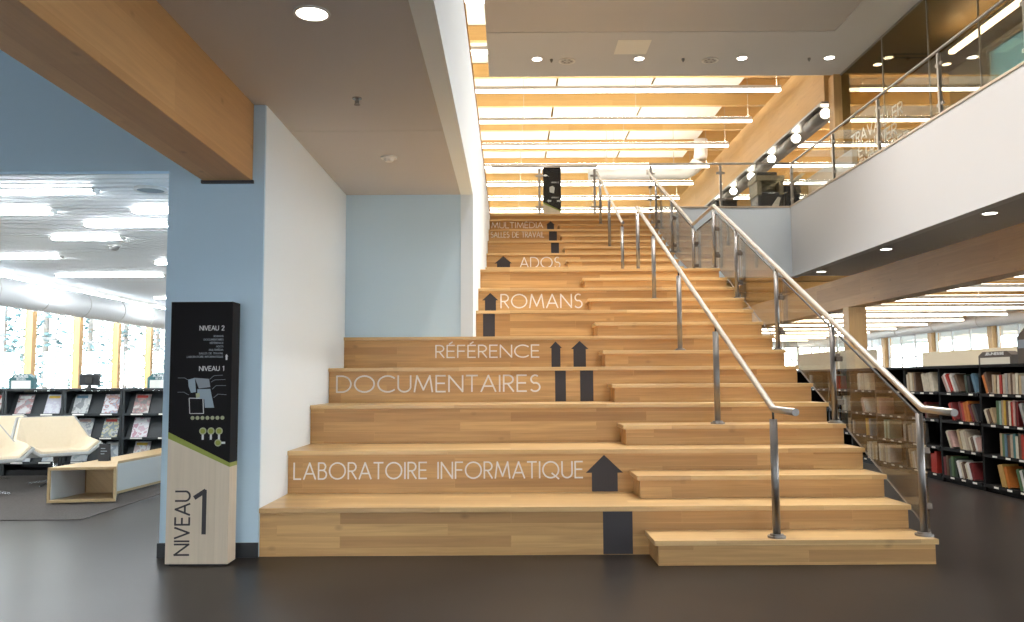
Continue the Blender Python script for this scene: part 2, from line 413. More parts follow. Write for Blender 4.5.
# right balcony: fascia, soffit, beam, posts
BX, BTOP = 5.83, 4.80
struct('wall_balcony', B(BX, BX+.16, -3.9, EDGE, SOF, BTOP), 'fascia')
struct('wall_floor_edge', B(XR+.12, BX+.16, EDGE, TOPY, SOF, BTOP), 'wall_white')
struct('trim_4', B(BX-.012, BX+.18, -3.9, EDGE, BTOP, BTOP+.035, bev=.004), 'sign_wood')
struct('trim_5', B(XR+.12, BX+.18, EDGE-.012, TOPY, BTOP, BTOP+.035, bev=.004), 'sign_wood')
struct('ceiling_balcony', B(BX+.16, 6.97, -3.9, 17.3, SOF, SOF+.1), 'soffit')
struct('floor_upper_right', B(BX+.16, 20, -3.9, TOPY, 4.5, FL2), 'slab')
struct('floor_upper', B(X2-.14, 20, TOPY, 46, 4.40, FL2), 'slab')
struct('ceiling_beam.001', B(6.97, 7.34, -3.9, 42, 2.72, SOF, bev=.006), 'glulam_y')
struct('post', B(6.92, 7.28, 17.3, 17.6, 0, 2.72, bev=.006), 'glulam_z')
struct('post.001', B(6.80, 7.14, 17.35, 17.65, FL2, 7.62, bev=.006), 'glulam_z')
struct('post.002', B(6.92, 7.28, 30.0, 30.3, 0, 2.72, bev=.006), 'glulam_z')
# lower library ceiling on the right
struct('ceiling_library', MB().box(X2, 20, TOPY, 46, 4.1, 4.2).box(7.34, 20, -3.9, TOPY, 4.1, 4.2), 'deck')
for i in range(11):
    y = 18.8+2.4*i
    struct('roof_beam' if i == 0 else 'roof_beam.%03d' % i, B(X2, 20, y, y+.2, 3.42, 4.1), 'glulam_x')
# upper roof
struct('ceiling_roof', MB().box(-9, 20, 17.3, 46, 9.95, 10.1).box(-9, 9.35, -3.9, 17.3, 9.95, 10.1), 'deck')
for i in range(-5, 9):
    y = 24.1+2.4*i
    struct('upper_roof_beam' if i == -5 else 'upper_roof_beam.%03d' % (i+5), B(-9, 20 if y > 17.4 else 9.3, y, y+.14, 9.18, 9.95), 'glulam_x')
nP = 0
for i in range(-5, 9):
    y = 24.1+2.4*i
    for (a, b) in ((-8.6,-6.72),(-6.66,-4.04),(-3.98,-1.36),(-1.30,1.32),(1.38,4.00),(4.06,6.5)):
        nP += 1
        struct('ceiling_panel.%03d' % nP, B(a, b, y+.15, y+2.39, 9.54, 9.59), 'white_panel')
struct('ceiling_girder', B(6.72, 7.12, 17.66, 45.9, 7.15, 8.42, bev=.008), 'glulam_girder')
struct('trim_6', MB().box(6.66, 7.3, 17.7, 45.9, 7.10, 7.15).box(7.05, 7.3, 17.7, 45.9, 7.15, 7.6), 'grey_metal')
# suspended plaster soffit over the void: border ring with a raised centre
ZS = 7.62
mb = MB()
mb.box(X2, 7.0, 15.15, 17.42, ZS, ZS+.35).box(6.0, 7.0, -3.9, 15.15, ZS, ZS+.35)
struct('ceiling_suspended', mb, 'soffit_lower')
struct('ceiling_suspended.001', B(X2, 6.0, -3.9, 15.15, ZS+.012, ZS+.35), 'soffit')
# outer shell
mb = MB().box(-12, 9.35, -4.1, -3.9, 2.5, 10.1).box(9.35, 20, -4.1, -3.9, 2.5, FL2)
for a, b in ((-12,-9.2),(-7.8,-3.0),(-1.6,2.8),(3.9,8.9),(10.2,20)): mb.box(a, b, -4.1, -3.9, 0, 2.5)  # unseen front wall; gaps sized to hold back frontal daylight
struct('wall_front', mb, 'wall_white')
struct('wall_end', MB().box(-12, 20, 46, 46.2, 2.95, 10.1).box(-12, 20, 46, 46.2, -.1, 1.0), 'wall_white')
struct('wall_upper_left', B(-9.2, -9, -3.9, 46, FL2, 10.1), 'wall_white')
struct('wall_upper_right', MB().box(20, 20.2, 17.3, 46.2, FL2, 10.1).box(9.36, 20, 17.3, 17.45, FL2+.01, 10.1).box(9.2, 9.35, -3.9, 17.3, ZS+.2, 10.1).box(20, 20.2, -4.1, 46.2, 2.95, FL2).box(20, 20.2, -4.1, 46.2, -.1, .95), 'wall_white')
mb = MB().box(-8.7, -2.56, 25.8, 26.0, 2.9, 4.5).box(-8.7, -2.56, 25.8, 26.0, 0, .3)
for x in (-8.7, -6.7, -4.7, -2.76): mb.box(x, x+.2, 25.8, 26.0, .3, 2.9)  # openings in this unseen end wall are added to let daylight in
struct('wall_left_library_end', mb, 'wall_white')

# ------------------------------------------------------------------ left library: ceiling, windows, duct
LW = -8.45
mb = MB()
y = 6.42
while y < 25.7: mb.box(LW, -2.58, y, y+.125, 3.10, 3.125); y += .165
struct('ceiling_left', mb, 'slat_white')
struct('ceiling_left.001', B(LW, -2.58, 6.40, 25.8, 3.19, 3.25), 'slat_gap')
struct('wall_window_left', MB().box(LW-.2, LW, 6.4, 25.8, -.1, .30).box(LW-.2, LW, 6.4, 25.8, 2.78, 3.6), 'wall_white')
posts = [8.4, 10.05, 11.7, 13.33, 14.98, 16.63, 18.28, 19.93, 21.58, 23.23, 24.9]
for i, py in enumerate(posts):
    struct('window_post' if i == 0 else 'window_post.%03d' % i, B(LW-.10, LW+.03, py, py+.14, .30, 2.78), 'glulam_z')
    y0, y1 = py+.16, (posts[i+1] if i+1 < len(posts) else 25.8)
    ym = y0+(y1-y0)*.50
    f = MB(); t = .045
    f.box(LW-.10, LW-.03, y0, y0+t, .30, 2.78).box(LW-.10, LW-.03, ym-t/2, ym+t/2, .30, 2.78)
    f.box(LW-.10, LW-.03, y0, ym, .30, .30+t).box(LW-.10, LW-.03, y0, ym, 2.78-t, 2.78).box(LW-.10, LW-.03, y0, ym, 2.05, 2.05+t)
    w = struct('window_%d' % (i+1), f, 'frame_white')
    B(LW-.075, LW-.065, y0+t, ym-t/2, .30+t, 2.78-t).build('pane', 'glass', w)
    B(LW-.08, LW-.07, ym+t/2, y1, .30, 2.78).build('pane', 'glass', w)
t = thing('ventilation_duct', 'long round white ventilation duct above the windows left of the column', 'duct', (-8.1, 13, 2.72))
MB().tube([(-8.1, 6.6, 2.72), (-8.1, 25.7, 2.72)], .235, 24).build('duct_pipe', 'duct', t)
for k in range(13):
    yy = 7.4+1.42*k
    MB().tube([(-8.1, yy, 2.72), (-8.1, yy+.03, 2.72)], .243, 24).build('duct_collar', 'ring', t)
for k in range(6):
    yy = 8.1+2.84*k
    B(-8.115, -8.085, yy, yy+.02, 2.95, 3.10).build('hanger', 'alu', t)
t = thing('cove_light', 'long white cove light strip between left ceiling and duct', 'light', (-8.35, 13, 3.02))
B(-8.44, -8.30, 7.0, 25.6, 3.03, 3.095).build('light_housing', 'ring', t)
B(-8.42, -8.32, 7.0, 25.6, 3.02, 3.03).build('diffuser', 'bar_left', t)
def left_light(x0, x1, y, lab):
    t = thing('ceiling_strip_light', lab, 'light', ((x0+x1)/2, y, 3.08), 'recessed strip lights of the left white ceiling')
    MB().box(x0-.03, x1+.03, y-.055, y-.045, 3.085, 3.10).box(x0-.03, x1+.03, y+.045, y+.055, 3.085, 3.10).box(x0-.03, x0, y-.045, y+.045, 3.06, 3.10).box(x1, x1+.03, y-.045, y+.045, 3.06, 3.10).build('light_housing', 'ring', t)
    B(x0, x1, y-.045, y+.045, 3.062, 3.10).build('diffuser', 'bar_left', t)
left_light(-6.1, -3.94, 7.95, 'nearest strip light in the left white slatted ceiling')
left_light(-7.0, -4.86, 8.92, 'strip light on far left of the second row in white slatted ceiling')
left_light(-3.98, -2.7, 8.92, 'strip light of the second row beside the grey column in white ceiling')
left_light(-4.88, -3.94, 9.72, 'strip light of the third row in left white slatted ceiling')
left_light(-5.75, -4.9, 10.62, 'strip light of the fourth row in left white slatted ceiling')
left_light(-7.6, -6.5, 12.2, 'strip light of the fifth row near the duct in left white ceiling')
left_light(-5.4, -3.6, 12.9, 'added strip light of the sixth row in left white slatted ceiling')  # this and the rows after it are added to brighten the far ceiling
left_light(-7.7, -5.9, 14.4, 'added strip light of the seventh row in left white slatted ceiling')
left_light(-6.2, -4.4, 16.2, 'added strip light of the eighth row in left white slatted ceiling')
left_light(-7.7, -5.6, 18.4, 'added farthest strip light in left white slatted ceiling')
t = thing('ceiling_speaker', 'round ceiling speaker in white slatted ceiling beside grey column', 'speaker', (-3.4, 7.95, 3.09))
MB().ring((-3.4, 7.95, 3.075), .125, .15, .025).build('trim_ring', 'ring', t)
MB().disc((-3.4, 7.95, 3.09), .125, .012, 28).build('grille', 'slat_gap', t)
t = thing('motion_sensor', 'small grey dome sensor on left white ceiling', 'sensor', (-5.3, 11.3, 3.05))
MB().disc((-5.3, 11.3, 3.09), .085, .02).build('sensor_base', 'ring', t)
MB().sphere((-5.3, 11.3, 3.075), .07, (1,1,.75)).build('sensor_dome', 'grey_metal', t)

# ------------------------------------------------------------------ right library windows, far windows
RW = 16.6
struct('wall_window_right', MB().box(RW, RW+.2, 7.8, 45.9, -.1, .6).box(RW, RW+.2, 7.8, 45.9, 3.05, 4.1), 'wall_white')
posts = [8.0+4.2*i for i in range(10)]
for i, py in enumerate(posts[:-1]):
    struct('window_post.%03d' % (30+i), B(RW-.12, RW+.18, py, py+.30, .6, 3.05), 'glulam_z')
    y0, y1 = py+.30, posts[i+1]; t = .05
    f = MB()
    for q in (y0, y0+(y1-y0)*.36, y0+(y1-y0)*.68, y1-t): f.box(RW+.04, RW+.11, q, q+t, .6, 3.05)
    for z in (.6, 2.1, 3.0): f.box(RW+.04, RW+.11, y0, y1, z, z+t)
    w = struct('window_%d' % (20+i), f, 'frame_white')
    B(RW+.07, RW+.08, y0+t, y1-t, .65, 3.0).build('pane', 'glass', w)
for i in range(10):
    x0 = -2.0+2.2*i
    f = MB()
    for q in (x0, x0+.7, x0+1.4, x0+2.14): f.box(q, q+.06, 46.05, 46.12, 1.0, 2.95)
    for z in (1.0, 2.2, 2.9): f.box(x0, x0+2.2, 46.05, 46.12, z, z+.05)
    w = struct('window_%d' % (40+i), f, 'frame_white')
    B(x0+.06, x0+2.14, 46.08, 46.09, 1.05, 2.9).build('pane', 'glass', w)
t = thing('ventilation_duct', 'white round duct along the far right windows of lower library', 'duct', (15.6, 28, 2.95))
MB().tube([(15.6, 8, 3.12), (15.6, 45.6, 3.12)], .20, 24).build('duct_pipe', 'duct', t)
for k in range(12):
    yy = 10+3*k
    MB().tube([(15.6, yy, 3.12), (15.6, yy+.05, 3.12)], .212, 24).build('duct_collar', 'ring', t)

# ================================================================== THE STAIRCASE
st = thing('grandstand_staircase', 'wide maple staircase with bench steps lettered with library sections', 'staircase', (.5, 5.9, 0))
def left_of(k): return XL+.006 if k <= 10 else X2+.002
TT = .036
# stepped carcass below the boards
prof = [(SY(2)+NOSE+.03, 0)]
for k in range(2, 27, 2):
    y = SY(k)+NOSE+.03
    prof += [(y, k*R_-TT-.002)]
    ny = SY(k+2)+NOSE+.03 if k < 26 else TOPY-.025
    prof += [(ny, k*R_-TT-.002)]
prof += [(TOPY-.025, 0)]
for xa, xb, lim in ((X2+.01, XR-.02, None),):
    MB().prism([(xa, y, z) for y, z in prof], (xb-xa, 0, 0)).build('stair_carcass', 'shelf_black', st)
prof2 = [p for p in prof if p[0] < SY(10)+.1]
prof2 = prof2[:10]+[(9.44, prof2[9][1] if len(prof2) > 9 else 1.7), (9.44, 0)]
risers = {}
for k in range(2, 28, 2):
    x0 = left_of(k); y = SY(k); z = k*R_
    z0 = (k-2)*R_ if k < 28 else 0
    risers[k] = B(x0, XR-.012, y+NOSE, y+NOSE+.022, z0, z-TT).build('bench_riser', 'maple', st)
    ye = (SY(k+2)+NOSE if k < 26 else SY(27)-.020) - .001
    mb = MB()
    if k == 10:
        mb.box(x0, X2, y, 9.455, z-TT, z, bev=.004); mb.box(X2, XR, y, ye, z-TT, z, bev=.004)
    else: mb.box(x0, XR, y, ye, z-TT, z, bev=.004)
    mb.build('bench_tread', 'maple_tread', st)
# the last riser up to the upper floor
y = SY(27)
B(X2+.002, XR-.012, y-.020, y-.001, 26*R_, 27*R_-TT).build('bench_riser', 'maple', st)
B(X2+.002, XR, y-.045, y-.001, 27*R_-TT, 27*R_+.001, bev=.004).build('bench_tread', 'maple_tread', st)
for k in range(1, 27, 2):
    x0 = XS; y = SY(k) if k != 17 else SY(18)-G_
    ye = (SY(k+1)+NOSE if k != 15 else SY(16)+NOSE)-.001; z = k*R_; z0 = (k-1)*R_+.001
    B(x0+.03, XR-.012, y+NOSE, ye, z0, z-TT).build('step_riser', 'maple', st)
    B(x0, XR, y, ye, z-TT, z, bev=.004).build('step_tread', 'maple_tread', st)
# lettering and arrows stuck on the risers
def word(k, t, x0, x1, z0, z1, stroke):
    sx = (x1-x0)/text_width(t); x = x0
    for w in t.split(' '):                       # one mesh per word
        ww = text_width(w)*sx
        letters(w, (x, SY(k)+NOSE-.0003, z0), (1,0,0), (0,0,1), ww, z1-z0, stroke).build('vinyl_lettering', 'vinyl_white', risers[k])
        x += ww+(GL[' '][0]+.4)*sx
def shape(k, pts):
    flat([(x, z) for x, z in pts], (0, SY(k)+NOSE-.0003, 0), (1,0,0), (0,0,1)).build('arrow_decal', 'vinyl_dark', risers[k])
def stem(k, x0, x1, z0=None, z1=None):
    z0 = (k-2)*R_+.004 if z0 is None else z0; z1 = k*R_-TT-.001 if z1 is None else z1
    shape(k, [(x0,z0),(x1,z0),(x1,z1),(x0,z1)])
def arrow(k, tip, hl, hr, hz, sl, sr):
    z0 = (k-2)*R_+.004
    shape(k, [(sl,z0),(sr,z0),(sr,hz),(hr,hz),(tip[0],tip[1]),(hl,hz),(sl,hz)])
stem(2, .672, .888)
word(4, 'LABORATOIRE INFORMATIQUE', -1.785, .590, .468, .598, .0125); arrow(4, (.77,.652), .618, .925, .506, .667, .880)
word(8, 'DOCUMENTAIRES', -1.755, .298, 1.158, 1.318, .0165); stem(8, .453, .562); stem(8, .707, .84)
word(10, 'RÉFÉRENCE', -.821, .317, 1.522, 1.655, .0145); arrow(10, (.502,1.693), .435, .574, 1.621, .456, .555); arrow(10, (.769,1.697), .673, .867, 1.609, .699, .837)
stem(12, -.324, -.181)
word(14, 'ROMANS', -.115, .932, 2.20, 2.372, .0165); arrow(14, (-.254,2.394), -.361, -.148, 2.297, -.323, -.181)
stem(18, -.225, .005)
word(20, 'ADOS', .183, .89, 3.245, 3.43, .017); arrow(20, (-.114,3.456), -.269, .04, 3.323, -.225, .005)
stem(22, .772, .92)
word(24, 'SALLES DE TRAVAIL', -.365, .672, 4.05, 4.155, .012); stem(24, .773, .926)
word(26, 'MULTIMÉDIA', -.365, .685, 4.375, 4.488, .013); arrow(26, (.842,4.508), .749, .933, 4.432, .769, .912)

# ================================================================== RAILINGS
def post_part(t, x, y, z0, z1, r=.027, clips=(), side=1):
    p = MB().tube([(x, y, z0+.012), (x, y, z1)], r, 16).build('post', 'steel', t)
    MB().disc((x, y, z0+.007), .062, .014, 24).disc((x, y, z0+.02), .045, .012, 24).build('base_flange', 'steel', p)
    return p
def bracket(p, x, y, z0, z1):
    MB().tube([(x, y, z0), (x, y, z1)], .008, 8).build('handrail_bracket', 'steel_dark', p)
MX = 1.84
def rail_z(y): return 1.06+(y-5.98)*(3.74-1.06)/(12.1-5.98)
t = thing('stair_handrail', 'steel handrail down the middle of lower stair flight', 'handrail', (MX, 6.15, 0), 'stair handrails')
MB().tube([(MX, 5.52, 1.055), (MX, 5.98, 1.06), (MX, 12.1, 3.74)], .0235, 18).build('handrail', 'steel_warm', t)
MB().disc((MX, 5.518, 1.055), .024, .006, 18, 'Y').build('end_cap', 'steel', t)
for k, y in ((1,5.99),(5,7.60),(9,9.20),(13,10.78),(16,12.07)):
    p = post_part(t, MX, y, k*R_, rail_z(y)-.075); bracket(p, MX, y, rail_z(y)-.08, rail_z(y)-.015)
def rail_zu(y): return 3.81+(y-13.7)*(5.664-3.81)/(17.69-13.7)
t = thing('stair_handrail', 'steel handrail down the middle of upper stair flight', 'handrail', (MX, 13.7, 2.8), 'stair handrails')
MB().tube([(MX, 13.62, 3.80), (MX, 13.7, 3.81), (MX, 17.62, rail_zu(17.62))], .0235, 18).build('handrail', 'steel_warm', t)
MB().disc((MX, 13.617, 3.80), .024, .006, 18, 'Y').build('end_cap', 'steel', t)
for z0, y in ((16*R_,13.74),(21*R_,15.48),(25*R_,16.96)):
    p = post_part(t, MX, y, z0, rail_zu(y)-.07); bracket(p, MX, y, rail_zu(y)-.075, rail_zu(y)-.015)
# right railing with glass
GX = 2.882
t = thing('glass_stair_railing', 'steel handrail with glass panels along right edge of the stairs', 'railing', (GX, 5.9, 0))
def rzl(y): return 1.055+(y-5.97)*(3.70-1.055)/(11.82-5.97)
def rzu(y): return 3.69+(y-13.21)*(5.60-3.69)/(17.45-13.21)
MB().tube([(GX, 5.555, 1.046), (GX, 5.97, 1.055), (GX, 11.82, 3.70), (GX, 13.21, 3.69), (GX, 17.45, 5.60)], .0245, 18).build('handrail', 'steel_warm', t)
MB().disc((GX, 5.552, 1.046), .025, .006, 18, 'Y').build('end_cap', 'steel', t)
lo = [(1,6.03),(5,7.60),(9,9.14),(13,10.72),(16,11.86)]
for k, y in lo:
    p = post_part(t, GX, y, k*R_, rzl(y)-.06, .024); bracket(p, GX, y, rzl(y)-.07, rzl(y)-.015)
up = [(16,13.20),(20,14.90),(24,16.48)]
for k, y in up:
    p = post_part(t, GX, y, k*R_, rzu(y)-.06, .024); bracket(p, GX, y, rzu(y)-.07, rzu(y)-.015)
PX = GX+.047
def nz(y): return R_+(y-5.90)*(R_/G_)
def panel(y0, y1, b0, t0, b1, t1):
    g = MB().prism([(PX, y0, b0), (PX, y1, b1), (PX, y1, t1), (PX, y0, t0)], (.012, 0, 0)).build('glass_panel', 'glass_rail', t)
    MB().prism([(PX-.001, y0, t0), (PX-.001, y1, t1), (PX-.001, y1, t1+.012), (PX-.001, y0, t0+.012)], (.014, 0, 0)).build('glass_edge', 'steel_dark', g)
    MB().prism([(PX-.001, y0, b0-.005), (PX-.001, y1, b1-.005), (PX-.001, y1, b1), (PX-.001, y0, b0)], (.014, 0, 0)).build('glass_edge', 'steel', g)
    for y, zb, zt in ((y0, b0, t0), (y1, b1, t1)):
        for z in (zb+.18, zt-.2):
            B(GX+.012, PX+.02, y-.028, y+.028, z-.022, z+.022, bev=.004).build('glass_clip', 'clip', g)
for i in range(4):
    y0, y1 = lo[i][1]+.03, lo[i+1][1]-.03
    panel(y0, y1, nz(y0)-.05, rzl(y0)-.135, nz(y1)-.05, rzl(y1)-.135)
panel(11.89, 13.17, 16*R_+.05, 3.59, 16*R_+.05, 3.585)
def nzu(y): return 18*R_+(y-SY(18))*(R_/G_)
ys = [13.20, 14.90, 16.48, 17.42]
for i in range(3):
    y0, y1 = ys[i]+.03, ys[i+1]-.03
    panel(y0, y1, nzu(y0)-.05 if i else 16*R_+.06, rzu(y0)-.135, nzu(y1)-.05, rzu(y1)-.135)

# ------------------------------------------------------------------ guards of the upper floor
def guard(t, pts, posts, zb, zr, cl_dir):
    """pts = ends of the rail (x,y); posts = list of (x,y)"""
    MB().tube([(pts[0][0], pts[0][1], zr), (pts[1][0], pts[1][1], zr)], .0215, 16).build('top_rail', 'steel_warm', t)
    d = Vector((pts[1][0]-pts[0][0], pts[1][1]-pts[0][1], 0)).normalized()
    n = Vector((-d.y, d.x, 0))
    for (x, y) in posts:
        p = MB().box(x-.024, x+.024, y-.024, y+.024, zb, zr-.04, bev=.004).build('post', 'steel_warm', t)
        B(x-.045, x+.045, y-.045, y+.045, zb, zb+.012).build('base_flange', 'steel', p)
        for z in (zb+.17, zr-.2):
            c = Vector((x, y, z)); a = c-d*.075; b = c+d*.075
            MB().box(min(a.x,b.x)-.012, max(a.x,b.x)+.012, min(a.y,b.y)-.012, max(a.y,b.y)+.012, z-.022, z+.022, bev=.003).build('glass_clip', 'steel_warm', p)
    ps = sorted([Vector((x, y, 0)).dot(d) for x, y in posts]); o = Vector((pts[0][0], pts[0][1], 0)); o -= d*o.dot(d)
    ends = [Vector((p[0], p[1], 0)).dot(d) for p in pts]
    cuts = sorted(set([min(ends)]+ps+[max(ends)]))
    for a, b in zip(cuts, cuts[1:]):
        if b-a < .2: continue
        A = o+d*(a+.035); Bq = o+d*(b-.035)
        q = [(A.x, A.y, zb+.06), (Bq.x, Bq.y, zb+.06), (Bq.x, Bq.y, zr-.06), (A.x, A.y, zr-.06)]
        MB().prism([(x-n.x*.005, y-n.y*.005, z) for x, y, z in q], n*.010).build('glass_panel', 'glass', t)
GY = 17.68
t = thing('glass_guard', 'glass guard with steel top rail above the lettered bench steps', 'railing', (.7, GY, FL2))
guard(t, [(X2+.03, GY), (1.86, GY)], [(.635, GY), (1.80, GY)], FL2, 5.76, 0)
t = thing('glass_guard', 'glass guard on upper floor edge right of the stairs, facing camera', 'railing', (4.3, EDGE+.1, FL2))
guard(t, [(2.93, EDGE+.1), (BX+.045, EDGE+.1)], [(2.96, EDGE+.1), (4.42, EDGE+.1)], BTOP+.035, 5.76, 0)
t = thing('glass_guard', 'long glass guard along the white balcony on the right', 'railing', (BX+.08, 10, FL2))
guard(t, [(BX+.08, EDGE+.1), (BX+.08, 1.0)], [(BX+.08, y) for y in (EDGE+.1, 15.2, 13.3, 11.36, 9.4, 7.5, 5.6, 3.7)], BTOP+.035, 5.76, 0)

# ================================================================== LIGHTS
def hang_bar(x0, x1, y, z, lab, group, up=True, zc=None, md='bar_down', mu='bar_up'):
    t = thing('linear_pendant_light', lab, 'light', ((x0+x1)/2, y, z), group)
    MB().box(x0, x1, y-.05, y+.05, z+.055, z+.135).box(x0-.012, x0, y-.055, y+.055, z-.005, z+.13).box(x1, x1+.012, y-.055, y+.055, z-.005, z+.13).build('light_housing', 'alu', t)
    B(x0, x1, y-.05, y+.05, z, z+.055).build('diffuser', md, t)
    if up: B(x0+.02, x1-.02, y-.035, y+.035, z+.135, z+.140).build('uplight', mu, t)
    if zc:
        n = max(2, int((x1-x0)/2.9)+1)
        for i in range(n):
            x = x0+.08+(x1-x0-.16)*i/(n-1)
            MB().tube([(x, y, z+.12), (x, y, zc)], .006, 6).build('suspension_cable', 'cable', t)
for i in range(-3, 10):
    y = 19.5+2.4*i
    zc = 9.95 if i < 1.5 else 9.13
    lab = '%s hanging light bar back from the camera under upper timber roof' % ORD[i+3] if i >= 0 else '%s hanging light bar hidden partly above the suspended soffit' % ORD[i+3]
    hang_bar(-5.6, 6.38, y, 8.0, lab, 'light bars under the upper roof', True, 9.53)
for i in range(0, 7):
    y = 19.5+2.4*i
    hang_bar(8.25, 13.5, y, 8.0, '%s light bar from the top seen behind the lettered glass wall' % ORD[i], 'light bars beyond the lettered glass wall', True, 9.955)
for i in range(-1, 11):
    y = 17.7+2.4*i
    hang_bar(7.7, 14.6, y, 3.08, '%s light bar back from the timber post in lower right library' % ORD[i+1], 'light bars of the lower right library', True, 4.101, 'bar_low', 'bar_up_low')
def lamp(t, x, y, z, r, watt, col=(1.0,.97,.93)):
    L = bpy.data.lights.new('lamp', 'AREA'); L.shape = 'DISK'; L.size = r*2; L.energy = watt; L.color = col; L.spread = math.radians(115)
    o = bpy.data.objects.new('lamp', L); COL.objects.link(o); o.parent = t; o.location = Vector((x, y, z-.012))-WORLD[t]
def downlight(x, y, z, r, lab, group=None, watt=0):
    t = thing('recessed_downlight', lab, 'light', (x, y, z), group)
    MB().ring((x, y, z-.008), r, r*1.18, .012).build('trim_ring', 'ring', t)
    MB().disc((x, y, z-.003), r, .006, 28).build('lens', 'down', t)
    if watt: lamp(t, x, y, z, r, watt)
downlight(-1.117, 4.684, SOF, .088, 'large round downlight in the ceiling nearest the timber beam', None, LAMP_ENTRY)
downlight(-1.117, 1.7, SOF, .088, 'added unseen downlight above the entrance', None, LAMP_ENTRY)  # this one and the next are unseen, added for their light
downlight(-1.117, -1.3, SOF, .088, 'added unseen rear downlight above the entrance', None, LAMP_ENTRY)
for i, y in enumerate((3.2, 6.2, 9.2, 12.2)):  # unseen downlights added to brighten the treads from above
    for j, x in enumerate((1.1, 2.8, 4.4)):
        downlight(x, y, ZS+.012, .12, 'added unseen downlight over the stairs, %s row, %s of three' % (ORD[i], ('left','middle','right')[j]), 'added downlights high over the stairs', LAMP_ADDED_HIGH[i])
for i, y in enumerate((10.7, 13.7, 16.6)):
    downlight(6.13, y, SOF, .085, '%s round downlight under the white balcony' % ('nearest','middle','farthest')[i], 'downlights under the balcony', LAMP_BALCONY)
for i, x in enumerate((.565, 2.594, 4.638, 6.377)):
    downlight(x, 16.43, ZS, .095, '%s downlight from left along the edge of suspended soffit' % ORD[i], 'downlights of the suspended soffit', LAMP_EDGE)
for i, x in enumerate((1.167, 4.032)):
    t = thing('ceiling_loudspeaker', 'round white ceiling speaker, %s of two in the suspended soffit' % ('left','right')[i], 'speaker', (x, 16.55, ZS))
    MB().ring((x, 16.55, ZS-.012), .13, .17, .014).build('trim_ring', 'ring', t)
    MB().disc((x, 16.55, ZS-.003), .13, .006, 28).build('grille', 'soffit', t)
    mb = MB()
    for q in range(6): mb.box(x+.085*math.cos(q*PI/3)-.02, x+.085*math.cos(q*PI/3)+.02, 16.55+.085*math.sin(q*PI/3)-.02, 16.55+.085*math.sin(q*PI/3)+.02, ZS-.009, ZS-.005)
    mb.build('grille_slots', 'dark_metal', t)
for i, x in enumerate((.85, 3.47, 5.98)):
    tag(MB().disc((x, 16.45, ZS-.02), .03, .04, 14).disc((x, 16.45, ZS-.05), .015, .03, 10).build('sprinkler_head', 'dark_metal'), 'small dark sprinkler, %s from left in suspended soffit' % ORD[i], 'sprinkler', 'sprinklers of the suspended soffit')
t = thing('access_panel', 'square flush access panel in the suspended soffit', 'panel', (2.37, 15.85, ZS))
MB().box(2.06, 2.69, 15.5, 16.2, ZS-.004, ZS+.002).build('panel_door', 'white_panel', t)
t = thing('sprinkler_head', 'chrome sprinkler in the lower ceiling above left wall', 'sprinkler', (-1.124, 6.149, SOF))
MB().disc((-1.124, 6.149, SOF-.004), .035, .008).build('escutcheon', 'chrome', t)
MB().disc((-1.124, 6.149, SOF-.022), .012, .03, 12).disc((-1.124, 6.149, SOF-.052), .022, .004, 14).box(-1.14, -1.135, 6.144, 6.154, SOF-.052, SOF-.02).box(-1.113, -1.108, 6.144, 6.154, SOF-.052, SOF-.02).build('sprinkler_frame', 'dark_metal', t)
t = thing('smoke_detector', 'white round smoke detector in lower ceiling near back wall', 'smoke detector', (-1.126, 7.824, SOF))
MB().disc((-1.126, 7.824, SOF-.008), .075, .016, 28).build('detector_base', 'ring', t)
MB().disc((-1.126, 7.824, SOF-.03), .035, .03, 24, r2=.055).build('sensor_chamber', 'ring', t)
# spot lamps along the girder
for i in range(6):
    y = 17.95+1.9*i
    t = thing('cylinder_spot_lamp', '%s cylinder lamp back along the grey channel under timber girder' % ORD[i], 'light', (6.62, y, 6.95), 'cylinder lamps under the girder')
    MB().tube([(6.84, y+.02, 6.97), (6.84, y+1.05, 6.97)], .125, 22).build('lamp_body', 'dark_metal', t)
    MB().disc((6.84, y, 6.97), .10, .04, 24, 'Y').build('lens', 'spot', t)
    B(6.83, 6.85, y+.4, y+.44, 7.08, 7.10).build('bracket', 'grey_metal', t)
t = thing('return_air_duct', 'pale round duct elbow ending at timber girder under roof', 'duct', (5, 27.4, 8.1))
MB().tube([(2.6, 27.4, 8.0)]+[(5.6+.7*math.sin(a), 27.4, 8.7-.7*math.cos(a)) for a in [i*PI/2/9 for i in range(10)]]+[(6.3, 27.4, 9.1)], .22, 20).build('duct_pipe', 'duct', t)
for x in (3.2, 5.4): MB().tube([(x, 27.4, 8.2), (x, 27.4, 9.54)], .01, 8).build('hanger', 'cable', t)
# glazed room on the upper floor, right
mbf = MB()
for y in (0.6, 2.6, 4.6, 6.6, 8.6, 10.6, 12.2, 13.7, 15.4): mbf.box(6.955, 6.985, y-.008, y+.008, FL2, ZS)
mbf.box(6.945, 6.995, -3.9, 17.35, ZS-.03, ZS).box(6.945, 6.995, -3.9, 17.35, FL2, FL2+.05)
w = struct('window_60', mbf, 'grey_metal')
B(6.964, 6.976, -3.9, 17.34, FL2+.05, ZS-.03).build('pane', 'glass_tint', w)
for t_, y0, y1, z0, z1 in (('TRAVAILLER', 16.95, 14.7, 5.95, 6.16), ('ÉTUDIER', 16.6, 14.95, 5.64, 5.85), ('EXPLORER', 16.6, 14.5, 5.36, 5.57)):
    letters(t_, (6.9635, y0, z0), (0,-1,0), (0,0,1), y0-y1, z1-z0, .038).build('vinyl_lettering', 'vinyl_white', w)
MT['deck_dark'] = wood('brown_study_ceiling', (.22,.14,.06), (.18,.11,.045), 'X', (2.0,.12), rough=.6)
struct('ceiling_study', B(7.0, 9.3, -3.9, 17.3, ZS, ZS+.2), 'deck_dark')
